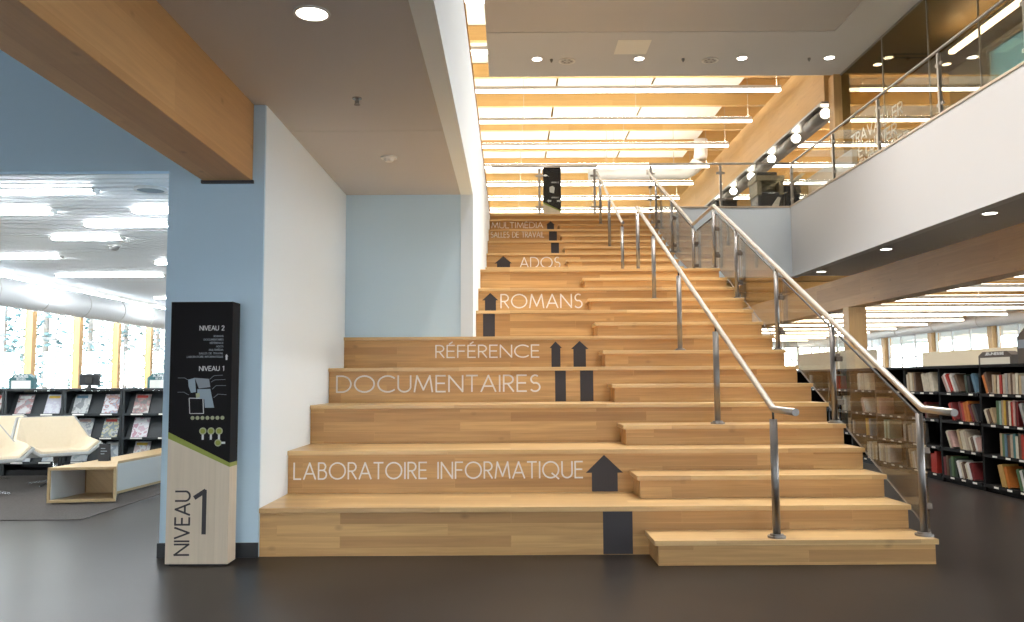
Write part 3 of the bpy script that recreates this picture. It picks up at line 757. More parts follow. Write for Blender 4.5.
struct('wall_study', MB().box(9.2, 9.35, -3.9, 12.0, FL2, ZS).box(9.2, 9.35, 15.9, 17.3, FL2, ZS).box(9.2, 9.35, 12.0, 15.9, FL2, 5.6).box(9.2, 9.35, 12.0, 15.9, 7.55, ZS), 'soffit')
f = MB()
for q in (12.0, 13.9, 15.85): f.box(9.22, 9.30, q, q+.05, 5.6, 7.55)
for z in (5.6, 6.6, 7.5): f.box(9.22, 9.30, 12.0, 15.9, z, z+.05)
w = struct('window_61', f, 'frame_white')
B(9.25, 9.26, 12.05, 15.85, 5.65, 7.5).build('pane', 'glass_blue', w)
for i, x in enumerate((7.5, 8.9)): downlight(x, 16.8, ZS, .085, '%s downlight in dark ceiling behind the lettered glass' % ('left','right')[i], 'downlights behind the lettered glass')
for i, (x0, x1, y) in enumerate(((7.35, 8.6, 16.45), (7.5, 8.9, 16.25))):
    tag(B(x0, x1, y-.03, y+.03, ZS-.006, ZS).build('slot_diffuser', 'shelf_black'), 'black slot air diffuser, %s of two behind the tinted glass' % ('rear','front')[i], 'vent', 'slot diffusers in the study ceiling')
t = thing('linear_pendant_light', 'hanging light bar running toward the camera behind tinted glass', 'light', (8.15, 12.5, 7.2))
B(8.10, 8.20, 8.6, 15.2, 7.27, 7.32).build('light_housing', 'alu', t)
B(8.10, 8.20, 8.6, 15.2, 7.20, 7.27).build('diffuser', 'bar_down', t)
B(8.115, 8.185, 8.62, 15.18, 7.32, 7.325).build('uplight', 'bar_up', t)
for y in (9.5, 13.0): MB().tube([(8.15, y, 7.32), (8.15, y, ZS)], .006, 6).build('suspension_cable', 'cable', t)

# ================================================================== UPPER FLOOR FURNITURE
CX = .27
t = thing('photocopier', 'dark photocopier with raised document feeder behind the upper glass guard', 'copier', (5.45, 18.6, FL2)); root_c = t
MB().box(5.18, 5.72, 18.35, 18.95, FL2, FL2+.62, bev=.02).build('cabinet', 'copier', t)
MB().box(5.20, 5.70, 18.34, 18.36, FL2+.06, FL2+.28).box(5.20, 5.70, 18.34, 18.36, FL2+.31, FL2+.54).build('paper_drawer', 'copier', t)
MB().box(5.16, 5.26, 18.33, 18.97, FL2+.55, FL2+.88, bev=.015).box(5.64, 5.74, 18.33, 18.97, FL2+.55, FL2+.88, bev=.015).box(5.20, 5.70, 18.6, 18.96, FL2+.55, FL2+.88).build('output_bay', 'copier_mid', t)
MB().box(5.14, 5.76, 18.30, 18.99, FL2+.86, FL2+.98, bev=.02).build('scanner', 'copier_mid', t)
MB().box(5.17, 5.62, 18.36, 18.95, FL2+.98, FL2+1.07, bev=.03).build('document_feeder', 'copier', t)
MB().prism([(5.40, 18.30, FL2+.2), (5.60, 18.30, FL2+.5), (5.66, 18.30, FL2+.48), (5.58, 18.30, FL2+.18)], (0, .03, 0)).build('paper_tray', 'copier_light', t)
root_c.location.x += CX
t = thing('copier_finisher', 'black ribbed copier finisher standing right of the photocopier', 'copier', (6.05, 18.6, FL2)); root_c = t
MB().box(5.80, 6.32, 18.4, 18.95, FL2, FL2+.78, bev=.02).build('cabinet', 'copier', t)
mb = MB()
for q in range(4): mb.box(5.83, 6.29, 18.38, 18.41, FL2+.1+.16*q, FL2+.21+.16*q)
mb.build('drawer_front', 'screen_black', t)
MB().prism([(5.9, 18.5, FL2+.78), (6.0, 18.5, FL2+.78), (6.3, 18.5, FL2+1.06), (6.22, 18.5, FL2+1.08)], (0, .3, 0)).build('control_arm', 'copier_light', t)
root_c.location.x += .255
t = thing('low_cabinet', 'low dark cabinet left of the photocopier on upper floor', 'cabinet', (4.85, 18.9, FL2))
MB().box(4.62, 5.08, 18.7, 19.15, FL2, FL2+.50, bev=.008).build('cabinet_body', 'copier', t)
MB().box(4.60, 5.10, 18.68, 19.17, FL2+.50, FL2+.525, bev=.004).build('cabinet_top', 'sign_brown', t)
t = thing('half_wall', 'white half wall panel on upper floor behind the corner of guard', 'partition', (6.5, 17.8, FL2))
MB().prism([(6.62, 16.1, FL2), (6.62, 19.6, FL2), (6.62, 19.6, FL2+.92), (6.62, 16.1, FL2+.92)], (.1, 0, 0)).build('wall_panel', 'fascia', t)
MB().box(6.605, 6.735, 16.08, 19.62, FL2+.92, FL2+.95).build('cap_rail', 'fascia', t)

# ================================================================== TOTEM SIGNS
TZ = 1.838
def totem(name, lab, dx, dy, dz, detail):
    X0, X1, Y0, Y1 = -2.403, -1.968, 6.02, 6.185
    root = thing(name, lab, 'sign', ((X0+X1)/2+dx, (Y0+Y1)/2+dy, dz))
    D = Vector((dx, dy, dz))
    def prism(pts, ext, nm, m, par=root):
        mb = MB().prism([Vector(p)+D for p in pts], ext); return mb.build(nm, m, par)
    e = (0, Y1-Y0, 0)
    p0 = prism([(X0,Y0,.012),(X1,Y0,.012),(X1,Y0,.677),(X0,Y0,.877)], e, 'wood_base', 'sign_wood')
    prism([(X0,Y0,.877),(X1,Y0,.677),(X1,Y0,.706),(X0,Y0,.922)], e, 'green_band', 'sign_green')
    p1 = prism([(X0,Y0,.922),(X1,Y0,.706),(X1,Y0,TZ),(X0,Y0,TZ)], e, 'black_panel', 'sign_black')
    prism([(X0+.02,Y0+.02,0),(X1-.02,Y0+.02,0),(X1-.02,Y1-.02,0),(X0+.02,Y1-.02,0)], (0,0,.012), 'foot', 'black')
    o = (0, Y0-.0005, 0); U, V = (1,0,0), (0,0,1)
    def txt(t, x0, x1, z0, z1, st, m='sign_white', par=p1):
        letters(t, Vector((x0, Y0-.0003, z0))+D, U, V, x1-x0, z1-z0, st, .0015).build('sign_lettering', m, par)
    if detail:
        txt('NIVEAU 2', -2.198, -2.027, 1.636, 1.667, .0045); txt('NIVEAU 1', -2.195, -2.023, 1.350, 1.381, .0045)
        for i, (t, x0) in enumerate((('ROMANS',-2.098),('DOCUMENTAIRES',-2.168),('RÉFÉRENCE',-2.125),('ADOS',-2.08),('MULTIMÉDIA',-2.13),('SALLES DE TRAVAIL',-2.20),('LABORATOIRE INFORMATIQUE',-2.285))):
            z = 1.594-.0243*i; txt(t, x0, -2.03, z-.006, z+.006, .0022, 'sign_grey')
        def poly(pts, nm, m, par=p1, th=.0015): MB().prism([Vector((x, Y0-.0003, z))+D for x, z in pts], (0, -th, 0)).build(nm, m, par)
        poly([(-2.011,1.425),(-1.999,1.425),(-1.999,1.45),(-1.994,1.45),(-2.005,1.466),(-2.016,1.45),(-2.011,1.45)], 'up_arrow', 'sign_white')
        poly([(-2.272,1.287),(-2.225,1.30),(-2.215,1.2),(-2.25,1.195),(-2.268,1.24)], 'floor_plan', 'sign_blue')
        poly([(-2.225,1.30),(-2.125,1.292),(-2.115,1.235),(-2.195,1.225)], 'floor_plan', 'sign_grey')
        poly([(-2.205,1.22),(-2.115,1.222),(-2.085,1.09),(-2.15,1.09),(-2.155,1.15),(-2.205,1.16)], 'floor_plan', 'sign_blue', th=.0022)
        poly([(-2.215,1.19),(-2.19,1.195),(-2.185,1.165),(-2.212,1.158)], 'floor_plan', 'sign_olive', th=.003)
        mb = MB()
        for a, b in (((-2.255,1.02+.03),(-2.158,1.02+.03)),((-2.158,1.05),(-2.165,1.155)),((-2.165,1.155),(-2.262,1.158)),((-2.262,1.158),(-2.255,1.05))):
            A, Bq = Vector((a[0],0,a[1])), Vector((b[0],0,b[1])); d = (Bq-A).normalized(); n = Vector((-d.z,0,d.x))*.0025
            mb.prism([Vector((p.x, Y0-.0003, p.z))+D for p in (A-n, Bq-n, Bq+n, A+n)], (0,-.002,0))
        mb.build('plan_outline', 'sign_white', p1)
        mb = MB()
        for (a, b, c) in (((-2.27,1.285),(-2.30,1.30),(-2.345,1.30)),((-2.265,1.18),(-2.30,1.20),(-2.345,1.20)),((-2.12,1.29),(-2.09,1.315),(-2.03,1.318)),((-2.11,1.27),(-2.085,1.285),(-2.01,1.287)),((-2.10,1.22),(-2.075,1.245),(-2.005,1.245)),((-2.09,1.16),(-2.06,1.185),(-2.0,1.18))):
            for p, q in ((a, b), (b, c)):
                A, Bq = Vector((p[0],0,p[1])), Vector((q[0],0,q[1])); d = (Bq-A).normalized(); n = Vector((-d.z,0,d.x))*.0013
                mb.prism([Vector((w.x, Y0-.0003, w.z))+D for w in (A-n, Bq-n, Bq+n, A+n)], (0,-.0015,0))
        mb.build('leader_lines', 'sign_grey', p1)
        for i in range(7): MB().disc(Vector((-2.235+.035*i, Y0-.001, 1.019))+D, .0135, .002, 18, 'Y').build('pictogram', 'sign_olive', p1)
        for i in range(4):
            x, z = ((-2.16,.927),(-2.103,.927),(-2.046,.927),(-2.052,.845))[i]
            pk = MB().disc(Vector((x, Y0-.001, z))+D, .025, .002, 22, 'Y').build('pictogram', 'sign_olive', p1)
            MB().disc(Vector((x, Y0-.002, z))+D, .017, .002, 22, 'Y').build('pictogram_centre', 'sign_green', pk)
            if i < 3: poly([(x-.007,z-.06),(x+.007,z-.06),(x+.007,z-.02),(x-.007,z-.02)], 'pictogram_tail', 'sign_white', pk)
            else: poly([(x+.02,z-.007),(x+.05,z-.007),(x+.05,z+.007),(x+.02,z+.007)], 'pictogram_tail', 'sign_white', pk)
        # NIVEAU running up the wooden base, and the big figure one
        letters('NIVEAU', Vector((-2.240, Y0-.0003, .075))+D, (0,0,1), (-1,0,0), .435, .098, .0125, .002).build('sign_lettering', 'vinyl_dark', p0)
        letters('1', Vector((-2.20, Y0-.0003, .225))+D, U, V, .062, .285, .030, .002).build('sign_lettering', 'vinyl_dark', p0)
    else:
        txt('NIVEAU 2', -2.20, -2.02, 1.40, 1.43, .007); txt('NIVEAU 1', -2.20, -2.02, 1.02, 1.05, .007)
        MB().prism([Vector((x, Y0-.0003, z))+D for x, z in ((-2.25,1.17),(-2.14,1.14),(-2.12,1.28),(-2.17,1.33),(-2.25,1.30))], (0,-.002,0)).build('floor_plan', 'sign_white', p1)
        for s in (0, 1):
            cx = -2.24+.2*s; sg = -1 if s == 0 else 1
            MB().prism([Vector((x, Y0-.0003, z))+D for x, z in ((cx-.03,.93),(cx+.03,.93),(cx+.03,.97),(cx-.03,.97))], (0,-.002,0)).prism([Vector((x, Y0-.0003, z))+D for x, z in ((cx+sg*.03,.91),(cx+sg*.03,.99),(cx+sg*.075,.95))], (0,-.002,0)).build('direction_arrow', 'sign_white', p1)
    return root
totem('wayfinding_totem', 'tall black and pale wood sign reading NIVEAU 1 beside the grey column', 0, 0, 0, True)
totem('wayfinding_totem', 'black and wood sign panel on the upper floor behind glass guard', 2.186+1.06, 20.75-6.02, FL2, False)

# ================================================================== LEFT READING CORNER
def bay_label(i): return ('leftmost','left','middle','right')[i]
SHY = 11.70
bays = [(-7.72,-6.93),(-6.92,-6.115),(-6.105,-5.315),(-5.305,-4.515)]
for i, (x0, x1) in enumerate(bays):
    t = thing('magazine_rack', '%s bay of the charcoal magazine rack under the left windows' % bay_label(i), 'magazine rack', ((x0+x1)/2, SHY+.2, 0), 'magazine rack bays')
    for xa in (x0, x1-.03): B(xa, xa+.03, SHY, SHY+.42, 0, 1.16, bev=.002).build('side_panel', 'shelf_grey', t)
    B(x0-.004, x1+.004, SHY-.01, SHY+.43, 1.155, 1.185, bev=.002).build('top_panel', 'shelf_grey', t)
    B(x0+.03, x1-.03, SHY+.40, SHY+.42, .05, 1.15).build('back_panel', 'shelf_grey', t)
    B(x0+.03, x1-.03, SHY+.03, SHY+.40, 0, .08).build('plinth', 'shelf_black', t)
    for q, z in enumerate((.835, .51, .185)):
        b = MB().box(x0+.03, x1-.03, SHY+.0, SHY+.40, z-.02, z).box(x0+.03, x1-.03, SHY-.004, SHY, z-.02, z+.012).build('shelf', 'shelf_grey', t)
        MB().prism([(x0+.035, SHY+.05, z), (x0+.035, SHY+.06, z), (x0+.035, SHY+.20, z+.285), (x0+.035, SHY+.19, z+.285)], (x1-x0-.07, 0, 0)).build('display_slope', 'shelf_grey', b)
        for xx in (x0+.12, x0+.50): B(xx, xx+.16, SHY-.006, SHY-.003, z-.014, z+.004).build('label_strip', 'label_white', b)
MAGS = [  # bay, tier, offset, colours, words
 (0,0,.50,[(.7,.62,.62),(.5,.1,.1),(.3,.2,.2)],'red and pink cover'),
 (1,0,.12,[(.7,.66,.66),(.62,.5,.48),(.55,.12,.12),(.30,.26,.28)],'red and white cover'), (1,0,.52,[(.66,.66,.74),(.55,.5,.66),(.7,.62,.6)],'pale lilac cover'),
 (2,0,.09,[(.5,.5,.5),(.62,.62,.6),(.25,.27,.28)],'grey photo cover'), (2,0,.50,[(.7,.7,.72),(.62,.64,.68),(.55,.14,.12),(.3,.35,.5)],'white cover with red and blue'),
 (3,0,.12,[(.60,.50,.42),(.35,.24,.2),(.5,.12,.1),(.16,.13,.12)],'portrait cover'), (3,0,.54,[(.65,.6,.55),(.3,.3,.3)],'beige cover'),
 (1,1,.12,[(.5,.42,.4),(.3,.1,.1)],'dull red cover'), (1,1,.52,[(.5,.5,.55),(.3,.3,.4)],'grey blue cover'),
 (2,1,.14,[(.45,.5,.55),(.6,.6,.5),(.3,.3,.35)],'grey cover with yellow title'), (2,1,.50,[(.12,.2,.25),(.6,.5,.1),(.4,.42,.42),(.1,.12,.14)],'dark blue and yellow cover'),
 (3,1,.11,[(.66,.34,.42),(.72,.68,.7),(.6,.15,.25)],'pink cover'), (3,1,.54,[(.3,.5,.5),(.6,.6,.6)],'pale teal cover'),
 (1,2,.14,[(.6,.62,.64),(.4,.42,.5)],'pale cover'), (1,2,.52,[(.35,.45,.55),(.6,.6,.6)],'blue cover'),
 (2,2,.10,[(.35,.45,.5),(.6,.65,.66)],'light blue cover'), (2,2,.53,[(.55,.6,.62),(.25,.32,.38)],'silver cover'),
 (3,2,.13,[(.3,.42,.55),(.62,.6,.58),(.5,.3,.3)],'blue and white cover'), (3,2,.52,[(.6,.5,.4),(.3,.3,.3)],'tan cover')]
for n, (b, tr, off, cols, w) in enumerate(MAGS):
    x = bays[b][0]+off; z = (.835,.51,.185)[tr]
    t = thing('magazine', 'magazine with %s, %s tier, %s rack bay, %s place' % (w, ('top','middle','bottom')[tr], bay_label(b), 'left' if off < .3 else 'right'), 'magazine', (x+.1, SHY+.05, z), 'magazines on display')
    A, Cc = Vector((x, SHY+.035, z+.004)), Vector((x, SHY+.158, z+.264))
    sl = Cc-A; nrm = Vector((0, -sl.z, sl.y)).normalized()
    wd = .215
    MB().prism([A, A+Vector((wd,0,0)), A+Vector((wd,0,0))+sl, A+sl], nrm*.007).build('magazine_cover', cover('cover_%d' % n, cols, n), t)
    hh = A+sl*.80+nrm*.007
    MB().prism([hh+Vector((.02,0,0)), hh+Vector((wd*.8,0,0)), hh+Vector((wd*.8,0,0))+sl*.13, hh+Vector((.02,0,0))+sl*.13], nrm*.001).build('title_strip', 'book_'+('red','white','yellow','blue','pink')[n % 5], t)
def shelf_sign(cx, y, z, wd, text, sub, lab, mtop, mlow, face='-Y', hs=1.0):
    """roof-shaped section sign standing on a rack"""
    t = thing('section_sign', lab, 'sign', (cx, y, z))
    if face == '-Y':
        U = Vector((1,0,0)); N = Vector((0,-1,0)); o = Vector((cx, y, z))
    else:
        U = Vector((0,-1,0)); N = Vector((-1,0,0)); o = Vector((cx, y, z))
    V = Vector((0,0,1))
    def P(a, b): return o+U*a+V*b*hs
    h = wd/2
    MB().prism([P(-h,.155),P(h,.155),P(h,.20),P(h-.09,.285),P(-h+.09,.285),P(-h,.20)], -N*.10).build('sign_head', mtop, t)
    MB().prism([P(-h,.0),P(-h+.035,0),P(-h+.035,.155),P(-h,.155)], -N*.10).prism([P(h-.035,0),P(h,0),P(h,.155),P(h-.035,.155)], -N*.10).build('sign_leg', mtop, t)
    MB().prism([P(-h+.035,.0),P(h-.035,0),P(h-.035,.155),P(-h+.035,.155)], -N*.08).build('sign_insert', mlow, t)
    tw = wd*.55
    letters(text, P(-tw/2,.215)+N*.0002, U, V, tw, .045*hs, .009, .002).build('sign_lettering', 'sign_white', t)
    if sub: letters(sub, P(-tw/3,.166)+N*.0002, U, V, tw*.66, .024, .005, .002).build('sign_lettering', 'sign_white', t)
shelf_sign(-6.79, 11.85, 1.185, .34, 'ACTUALITÉS', 'REVUES', 'teal shelf sign reading ACTUALITÉS at the left end of magazine rack', 'teal', 'label_white', '-Y', .72)
shelf_sign(-4.86, 11.85, 1.185, .36, 'ACTUALITÉS', 'REVUES', 'teal shelf sign cut off by the grey column on magazine rack', 'teal', 'label_white', '-Y', .72)
t = thing('monitor', 'small black monitor seen from behind on the magazine rack', 'monitor', (-5.85, 11.9, 1.185))
B(-5.99, -5.71, 11.86, 11.90, 1.225, 1.385, bev=.008).build('screen', 'screen_black', t)
MB().box(-5.90, -5.80, 11.845, 11.862, 1.26, 1.34).build('rear_housing', 'copier', t)
MB().box(-5.87, -5.83, 11.87, 11.89, 1.19, 1.24).disc((-5.85, 11.88, 1.190), .075, .01).build('monitor_stand', 'screen_black', t)
# lounge chairs: faceted tub shell, cream inside, grey outside, four-star base
def make_chair(lab):
    t = thing('lounge_chair', lab, 'chair', (0,0,0), 'faceted lounge chairs')
    # right half points (x, y, z); front = -y
    P = {'bt':(.32,.38,.82),'bb':(.25,.22,.41),'sf':(.25,-.38,.42),'af':(.41,-.32,.53),'am':(.43,.12,.56),'sb':(.28,.0,.395)}
    def shell(off):
        bm = bmesh.new(); L = {}
        for s in (1, -1):
            for k, (x, y, z) in P.items():
                d = Vector((0, 0, 0))
                c = Vector((0, -.05, .75)); v = Vector((x*s, y, z)); d = (v-c).normalized()
                L[k, s] = bm.verts.new(v+d*off)
        for s in (1, -1):
            for f in (('bb','bt','am'),('bb','am','sb'),('sb','am','af'),('sb','af','sf')):
                vs = [L[k, s] for k in f]
                bm.faces.new(vs if s == 1 else vs[::-1])
        bm.faces.new([L['bt',1],L['bb',1],L['bb',-1],L['bt',-1]])
        bm.faces.new([L['bb',1],L['sb',1],L['sb',-1],L['bb',-1]])
        bm.faces.new([L['sb',1],L['sf',1],L['sf',-1],L['sb',-1]])
        bmesh.ops.recalc_face_normals(bm, faces=list(bm.faces))
        return bm
    def solid(off, th, name, m, bev):
        bm = shell(off); mb = MB(); mb.merge(bm); o = mb.build(name, m, t)
        s = o.modifiers.new('s', 'SOLIDIFY'); s.thickness = th; s.offset = 0
        b = o.modifiers.new('b', 'BEVEL'); b.width = bev; b.segments = 2
        return o
    solid(.0, .045, 'upholstery', 'cream', .014)
    solid(.046, .044, 'outer_shell', 'shell_grey', .012)
    MB().tube([(0,-.04,.06),(0,-.04,.37)], .03, 16).disc((0,-.04,.36), .12, .02).build('pedestal', 'chrome', t)
    for k in range(4):
        a = PI/4+k*PI/2
        MB().prism([(-.02*math.sin(a), -.04+.02*math.cos(a), .055), (.33*math.cos(a)-.012*math.sin(a), -.04+.33*math.sin(a)+.012*math.cos(a), .004), (.33*math.cos(a)+.012*math.sin(a), -.04+.33*math.sin(a)-.012*math.cos(a), .004), (.02*math.sin(a), -.04-.02*math.cos(a), .055)], (0,0,.022)).build('base_arm', 'chrome', t)
    return t
c0 = make_chair('cream faceted lounge chair nearest the wooden coffee table')
c0.location = (-5.70, 10.75, .006); c0.rotation_euler = (0,0,math.radians(44))
copy_thing(c0, (-6.03, 9.75, .006), math.radians(55), 'cream lounge chair cut off by the left edge, nearest the camera')
copy_thing(c0, (-6.72, 11.0, .006), math.radians(15), 'white lounge chair back at far left, farthest behind the others')
# bent wooden table with open front
t = thing('coffee_table', 'low bent wooden coffee table with open white front', 'table', (-4.55, 9.6, 0))
TP = [(-4.83,8.98),(-4.165,9.09),(-4.42,9.68),(-4.30,11.6),(-4.70,11.6),(-4.75,9.72)]
MB().prism([(x,y,.355) for x, y in TP], (0,0,.028)).build('table_top', 'table_wood', t)
MB().prism([(x,y,.02) for x, y in TP], (0,0,.028)).build('bottom_panel', 'table_wood', t)
def wallp(a, b, th, nm, m):
    A, Bq = Vector((*a,.048)), Vector((*b,.048)); d = (Bq-A).normalized(); n = Vector((-d.y,d.x,0))*th
    MB().prism([A, Bq, Bq+n, A+n], (0,0,.307)).build(nm, m, t)
wallp((-4.83,8.98), (-4.75,9.72), -.025, 'side_panel', 'table_wood')
wallp((-4.165,9.09), (-4.42,9.68), .025, 'side_panel', 'table_wood')
wallp((-4.42,9.68), (-4.30,11.6), .025, 'side_panel', 'table_white')
wallp((-4.75,9.72), (-4.70,11.6), -.025, 'side_panel', 'table_white')
wallp((-4.72,9.58), (-4.40,9.58), .02, 'back_panel', 'table_wood')
wallp((-4.801,8.995), (-4.738,9.575), -.006, 'inner_lining', 'table_white')
MB().prism([(x*.94-.27,y+.05,0) for x, y in TP], (0,0,.02)).build('plinth', 'black', t)
t = thing('table_card', 'small black card standing on the coffee table', 'card', (-4.58, 9.72, .383))
MB().prism([(-4.655,9.70,.383),(-4.535,9.70,.383),(-4.535,9.72,.575),(-4.655,9.72,.575)], (0,.004,0)).build('front_leaf', 'black', t)
MB().prism([(-4.655,9.75,.383),(-4.535,9.75,.383),(-4.535,9.728,.575),(-4.655,9.728,.575)], (0,.004,0)).build('rear_leaf', 'black', t)
mb = MB()
for q, w_ in enumerate((.05,.07,.04)): mb.prism([(-4.63,9.7075+.0021*(0), .52-.03*q),(-4.63+w_,9.7075,.52-.03*q),(-4.63+w_,9.7075,.528-.03*q),(-4.63,9.7075,.528-.03*q)], (0,-.004,0))
mb.build('printed_lines', 'sign_grey', t)

# ================================================================== RIGHT LIBRARY BOOKCASES
BKX = 5.30
edges = [8.72+.92*i for i in range(9)]
zs = [.085, .42, .755, 1.09]
for i in range(8):
    y0, y1 = edges[i]+.002, edges[i+1]-.002
    t = thing('bookcase', 'black bookcase bay on the right, %s from the right edge of photo' % ORD[i], 'bookcase', (BKX+.2, (y0+y1)/2, 0), 'black bookcase bays')
    for ya in (y0, y1-.02): B(BKX+.01, BKX+.42, ya, ya+.02, 0, 1.385, bev=.002).build('side_panel', 'shelf_black', t)
    B(BKX-.005, BKX+.43, y0-.001, y1+.001, 1.385, 1.415, bev=.003).build('top_panel', 'shelf_black', t)
    B(BKX+.40, BKX+.42, y0+.02, y1-.02, .02, 1.385).build('back_panel', 'shelf_black', t)
    B(BKX+.03, BKX+.40, y0+.02, y1-.02, 0, .06).build('plinth', 'shelf_black', t)
    for q, z in enumerate(zs):
        b = MB().box(BKX, BKX+.40, y0+.02, y1-.02, z-.022, z).box(BKX-.004, BKX, y0+.02, y1-.02, z-.032, z+.004).build('shelf', 'shelf_black', t)
        for yy in (y0+.13, y0+.37, y0+.62):
            if RND.random() < .85: B(BKX-.007, BKX-.004, yy, yy+.085, z-.026, z-.006).build('label_strip', 'label_white', b)
def book(yc, z, th, h, dp, lean, col, x, lab, group):
    """book standing on a shelf, spine to -X; lean > 0 tips its top away from the camera"""
    mb = MB(); cth = .003
    mb.box(0, dp, 0, cth, 0, h).box(0, dp, th-cth, th, 0, h).box(0, cth, 0, th, 0, h)
    mb.box(cth, dp-.004, cth, th-cth, .004, h-.004, mi=1)
    for f in mb.bm.faces: pass
    a = math.radians(lean)
    # rotate about X, keep the lowest corner on the shelf
    rot = Matrix.Rotation(-a, 4, 'X')
    mb.bm.transform(rot)
    zmin = min(v.co.z for v in mb.bm.verts)
    mb.bm.transform(Matrix.Translation((x, yc, z-zmin+.0005)))
    return tag(mb.build('book', ['book_'+col, 'paper']), lab, 'book', group)
def py(px): return 850*BKX/(px-510.3)
RUNS = [ # px left, px right, shelf row (0 = top), lean, height, colours, words for the run
 (989,1034,0,0,.235,['beige','tan','cream','red','beige','grey','beige','brown','beige','cream','tan','grey','beige','cream','beige','tan'],'packed beige run by right edge, top shelf'),
 (968,985,0,22,.25,['blue','orange','brown'],'blue and orange run on top shelf'),
 (962,970,0,8,.21,['dark green','black'],'dark green pair on top shelf'),
 (946,959,0,30,.24,['white','grey','brown'],'leaning white run, centre of top shelf'),
 (933,948,0,32,.25,['pink','white','red'],'leaning floral run on top shelf'),
 (919,937,0,16,.25,['cream','cream','cream','cream','cream'],'leaning cream run right of steel post, top shelf'),
 (904,920,0,5,.255,['cream','tan','cream','tan','brown'],'tan run just left of steel post, top shelf'),
 (855,883,0,5,.25,['cream','white','cream','cream','beige','cream','cream','cream'],'cream run behind railing glass, top shelf'),
 (829,846,0,8,.24,['cream','grey','mint green','red'],'short run by inner steel post, top shelf'),
 (808,822,0,4,.24,['mint green','grey','dark green'],'greenish run beside stair ends, top shelf'),
 (1014,1034,1,20,.27,['grey','blue','grey','white'],'grey leaning run by right edge, second shelf'),
 (993,1014,1,0,.28,['green','mint green','tan','yellow','brown','cream','red','pink','dark red'],'coloured upright run by right edge, second shelf'),
 (973,987,1,26,.19,['cream','brown','tan'],'leaning cream run, second shelf'),
 (963,975,1,26,.25,['dark red','brown','black'],'leaning brown run, second shelf'),
 (954,967,1,14,.25,['dark red','red','orange','orange'],'orange run, second shelf'),
 (944,957,1,28,.24,['red','dark red'],'leaning red pair, second shelf'),
 (920,927,1,10,.20,['dark red','brown'],'dim reddish pair at steel post, second shelf'),
 (872,877,1,2,.25,['tan','pink'],'tan pair behind glass, second shelf'),
 (857,870,1,20,.24,['brown','pink','white'],'leaning pink run behind glass, second shelf'),
 (839,848,1,5,.24,['grey','cream','white'],'pale run behind glass, second shelf'),
 (994,1034,2,0,.275,['tan','green','blue','brown','beige','teal','cream','brown','red','pink','cream','teal','blue','grey'],'coloured run by right edge, third shelf'),
 (962,978,2,22,.19,['cream','brown','white','pink'],'low floral run, third shelf'),
 (951,966,2,20,.26,['tan','cream','cream','beige'],'leaning cream run, third shelf'),
 (940,953,2,28,.24,['cream','pink'],'leaning pale pair, third shelf'),
 (899,917,2,6,.26,['grey','beige','grey','beige','grey'],'dim grey run behind glass, third shelf'),
 (880,891,2,1,.26,['mint green','green','mint green'],'green run behind glass, third shelf'),
 (862,871,2,5,.26,['yellow','ochre','blue'],'yellow run behind glass, third shelf'),
 (845,853,2,4,.24,['tan','beige','brown'],'tan run behind glass, third shelf'),
 (1008,1032,3,18,.24,['green','white','dark green','white','green'],'green-white run by right edge, bottom shelf'),
 (990,1009,3,18,.25,['ochre','ochre','orange'],'ochre run, bottom shelf'),
 (950,978,3,22,.22,['white','cream','brown','cream','white','dark red'],'leaning cream run, bottom shelf'),
 (943,957,3,5,.24,['dark green','green','dark green'],'dark green run, bottom shelf'),
 (936,943,3,3,.24,['dark red','brown'],'brown pair, bottom shelf'),
 (925,935,3,0,.27,['red','red','red'],'bright red run at steel post, bottom shelf'),
 (902,917,3,14,.25,['tan','cream','white','beige'],'leaning pale run left of steel post, bottom shelf'),
 (863,901,3,4,.25,['cream','white','grey','cream','tan','cream','white','cream','beige','grey','cream','white'],'long pale run behind glass, bottom shelf'),
]
for (a, b, row, lean, h, cols, words) in RUNS:
    z = zs[3-row]; y1, y0 = py(a), py(b)
    y1 += 0; n = len(cols); sh = math.sin(math.radians(lean))*h
    span = max(.04, (y1-y0-sh*.9))
    ca = math.cos(math.radians(lean)); pit = span/n; cur = y1-sh
    for j, c in enumerate(cols):
        # left in the picture = farther away; books are laid from the far end towards the camera
        w = min(max(pit, .009), .055)
        for e in edges:                      # keep base and leaning top clear of the side panels
            if cur-w < e+.023 and cur+sh > e-.023: cur = e-.024-sh if cur+sh/2-w/2 < e+.10 else e+.024+w
        y = cur-w; cur -= w
        hh = min(h*RND.uniform(.84, 1.0), .285)
        lab = '%s book, %s from left in the %s' % (c, ORD[j], words)
        book(y, z, w*ca*.95, hh, RND.uniform(.16, .19), lean, c, BKX+.006+RND.uniform(0, .012), lab, 'books on the '+('top','second','third','bottom')[row]+' shelf of the black bookcases')
shelf_sign(BKX+.18, 9.62, 1.415, .66, 'JEUNESSE', '', 'dark brown roof-shaped section sign reading JEUNESSE on black bookcase', 'sign_brown', 'sign_cream', '-X', .52)
t = thing('section_sign', 'tall dark shelf sign cut off by right edge of photo', 'sign', (BKX+.2, 8.9, 1.415))
MB().prism([(BKX+.15,9.13,1.415),(BKX+.15,8.5,1.415),(BKX+.15,8.5,1.80),(BKX+.15,8.98,1.80),(BKX+.15,9.13,1.70)], (.1,0,0)).build('sign_head', 'sign_brown', t)
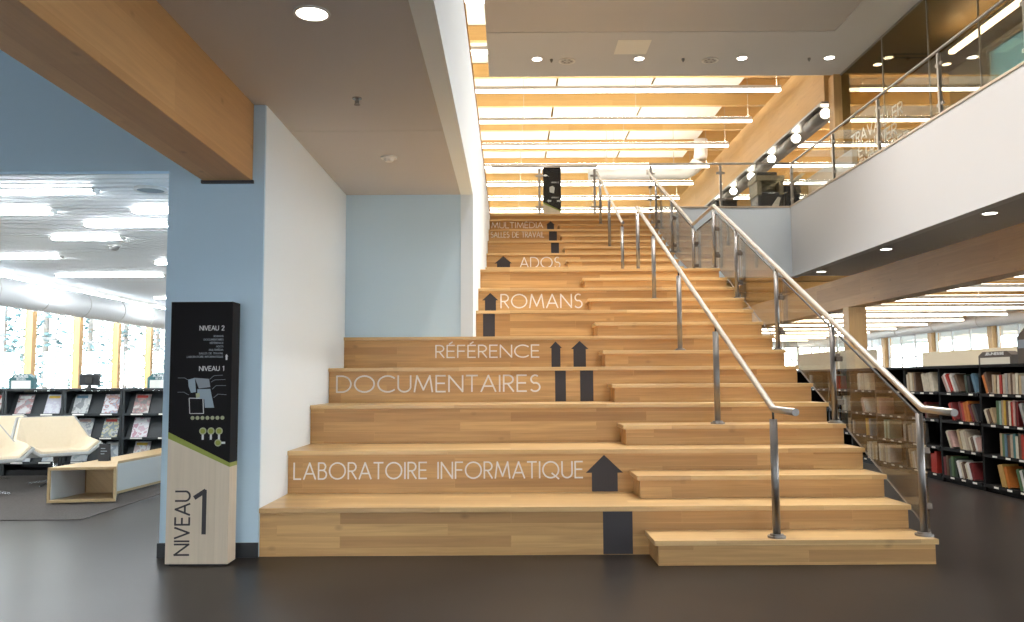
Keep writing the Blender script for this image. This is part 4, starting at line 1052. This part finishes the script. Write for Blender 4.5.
MB().prism([(BKX+.146,9.11,1.58),(BKX+.146,8.52,1.58),(BKX+.146,8.52,1.67),(BKX+.146,9.11,1.67)], (.004,0,0)).build('sign_band', 'sign_grey', t)
for i, (y0, y1, x) in enumerate(((10.45, 12.9, 6.25), (15.6, 18.6, 6.32))):
    t = thing('display_case', ('cream end panel of shelving behind the sign reading JEUNESSE','pale shelving seen through glass behind the stair ends')[i], 'shelf unit', (x+.2, (y0+y1)/2, 0))
    B(x, x+.03, y0, y1, 0, (1.62,1.76)[i], bev=.003).build('rear_panel', 'cream_panel', t)
    B(x, x+.42, y0, y1, (1.62,1.76)[i], (1.65,1.79)[i], bev=.003).build('top_panel', 'cream_panel', t)
    for yy in (y0, y1-.03): B(x+.03, x+.42, yy, yy+.03, 0, (1.62,1.76)[i]).build('side_panel', 'cream_panel', t)

# ================================================================== OUTSIDE: TREES BEYOND THE GLASS
def pine(x, y, h, seed, lab):
    rd = random.Random(seed)
    t = thing('conifer_tree', lab, 'tree', (x, y, -.2), 'trees outside the library')
    MB().tube([(x, y, -.2), (x, y, h)], .10, 8).build('trunk', 'bark', t)
    mb = MB()
    for q in range(420):
        z = .3+(h-.5)*q/420; r = ((1-z/h)*1.2+.15)*rd.uniform(.15, 1); a = q*2.4+rd.random()
        l = rd.uniform(.18, .34); d = Vector((math.cos(a), math.sin(a), -.35))
        s = Vector((-math.sin(a), math.cos(a), 0))*l*.35; o = Vector((x+r*math.cos(a), y+r*math.sin(a), z-.3*r))
        mb.prism([o, o+d*l*.55+s, o+d*l, o+d*l*.55-s], (0,0,.03))
    mb.build('foliage', 'pine', t)
k = 0
for y in (26.0, 28.4, 31.4, 34.3, 37.4):
    k += 1; pine(-15.5, y, 6.5, k, 'pale conifer outside left windows, %s back from the camera' % ORD[k-1])
for j, y in enumerate((14, 18.5, 22.5, 27, 31, 36)):
    k += 1; pine(24.5+1.2*(j % 2), y, 7.0, k, 'pale conifer outside right library windows, %s back from the camera' % ORD[j])
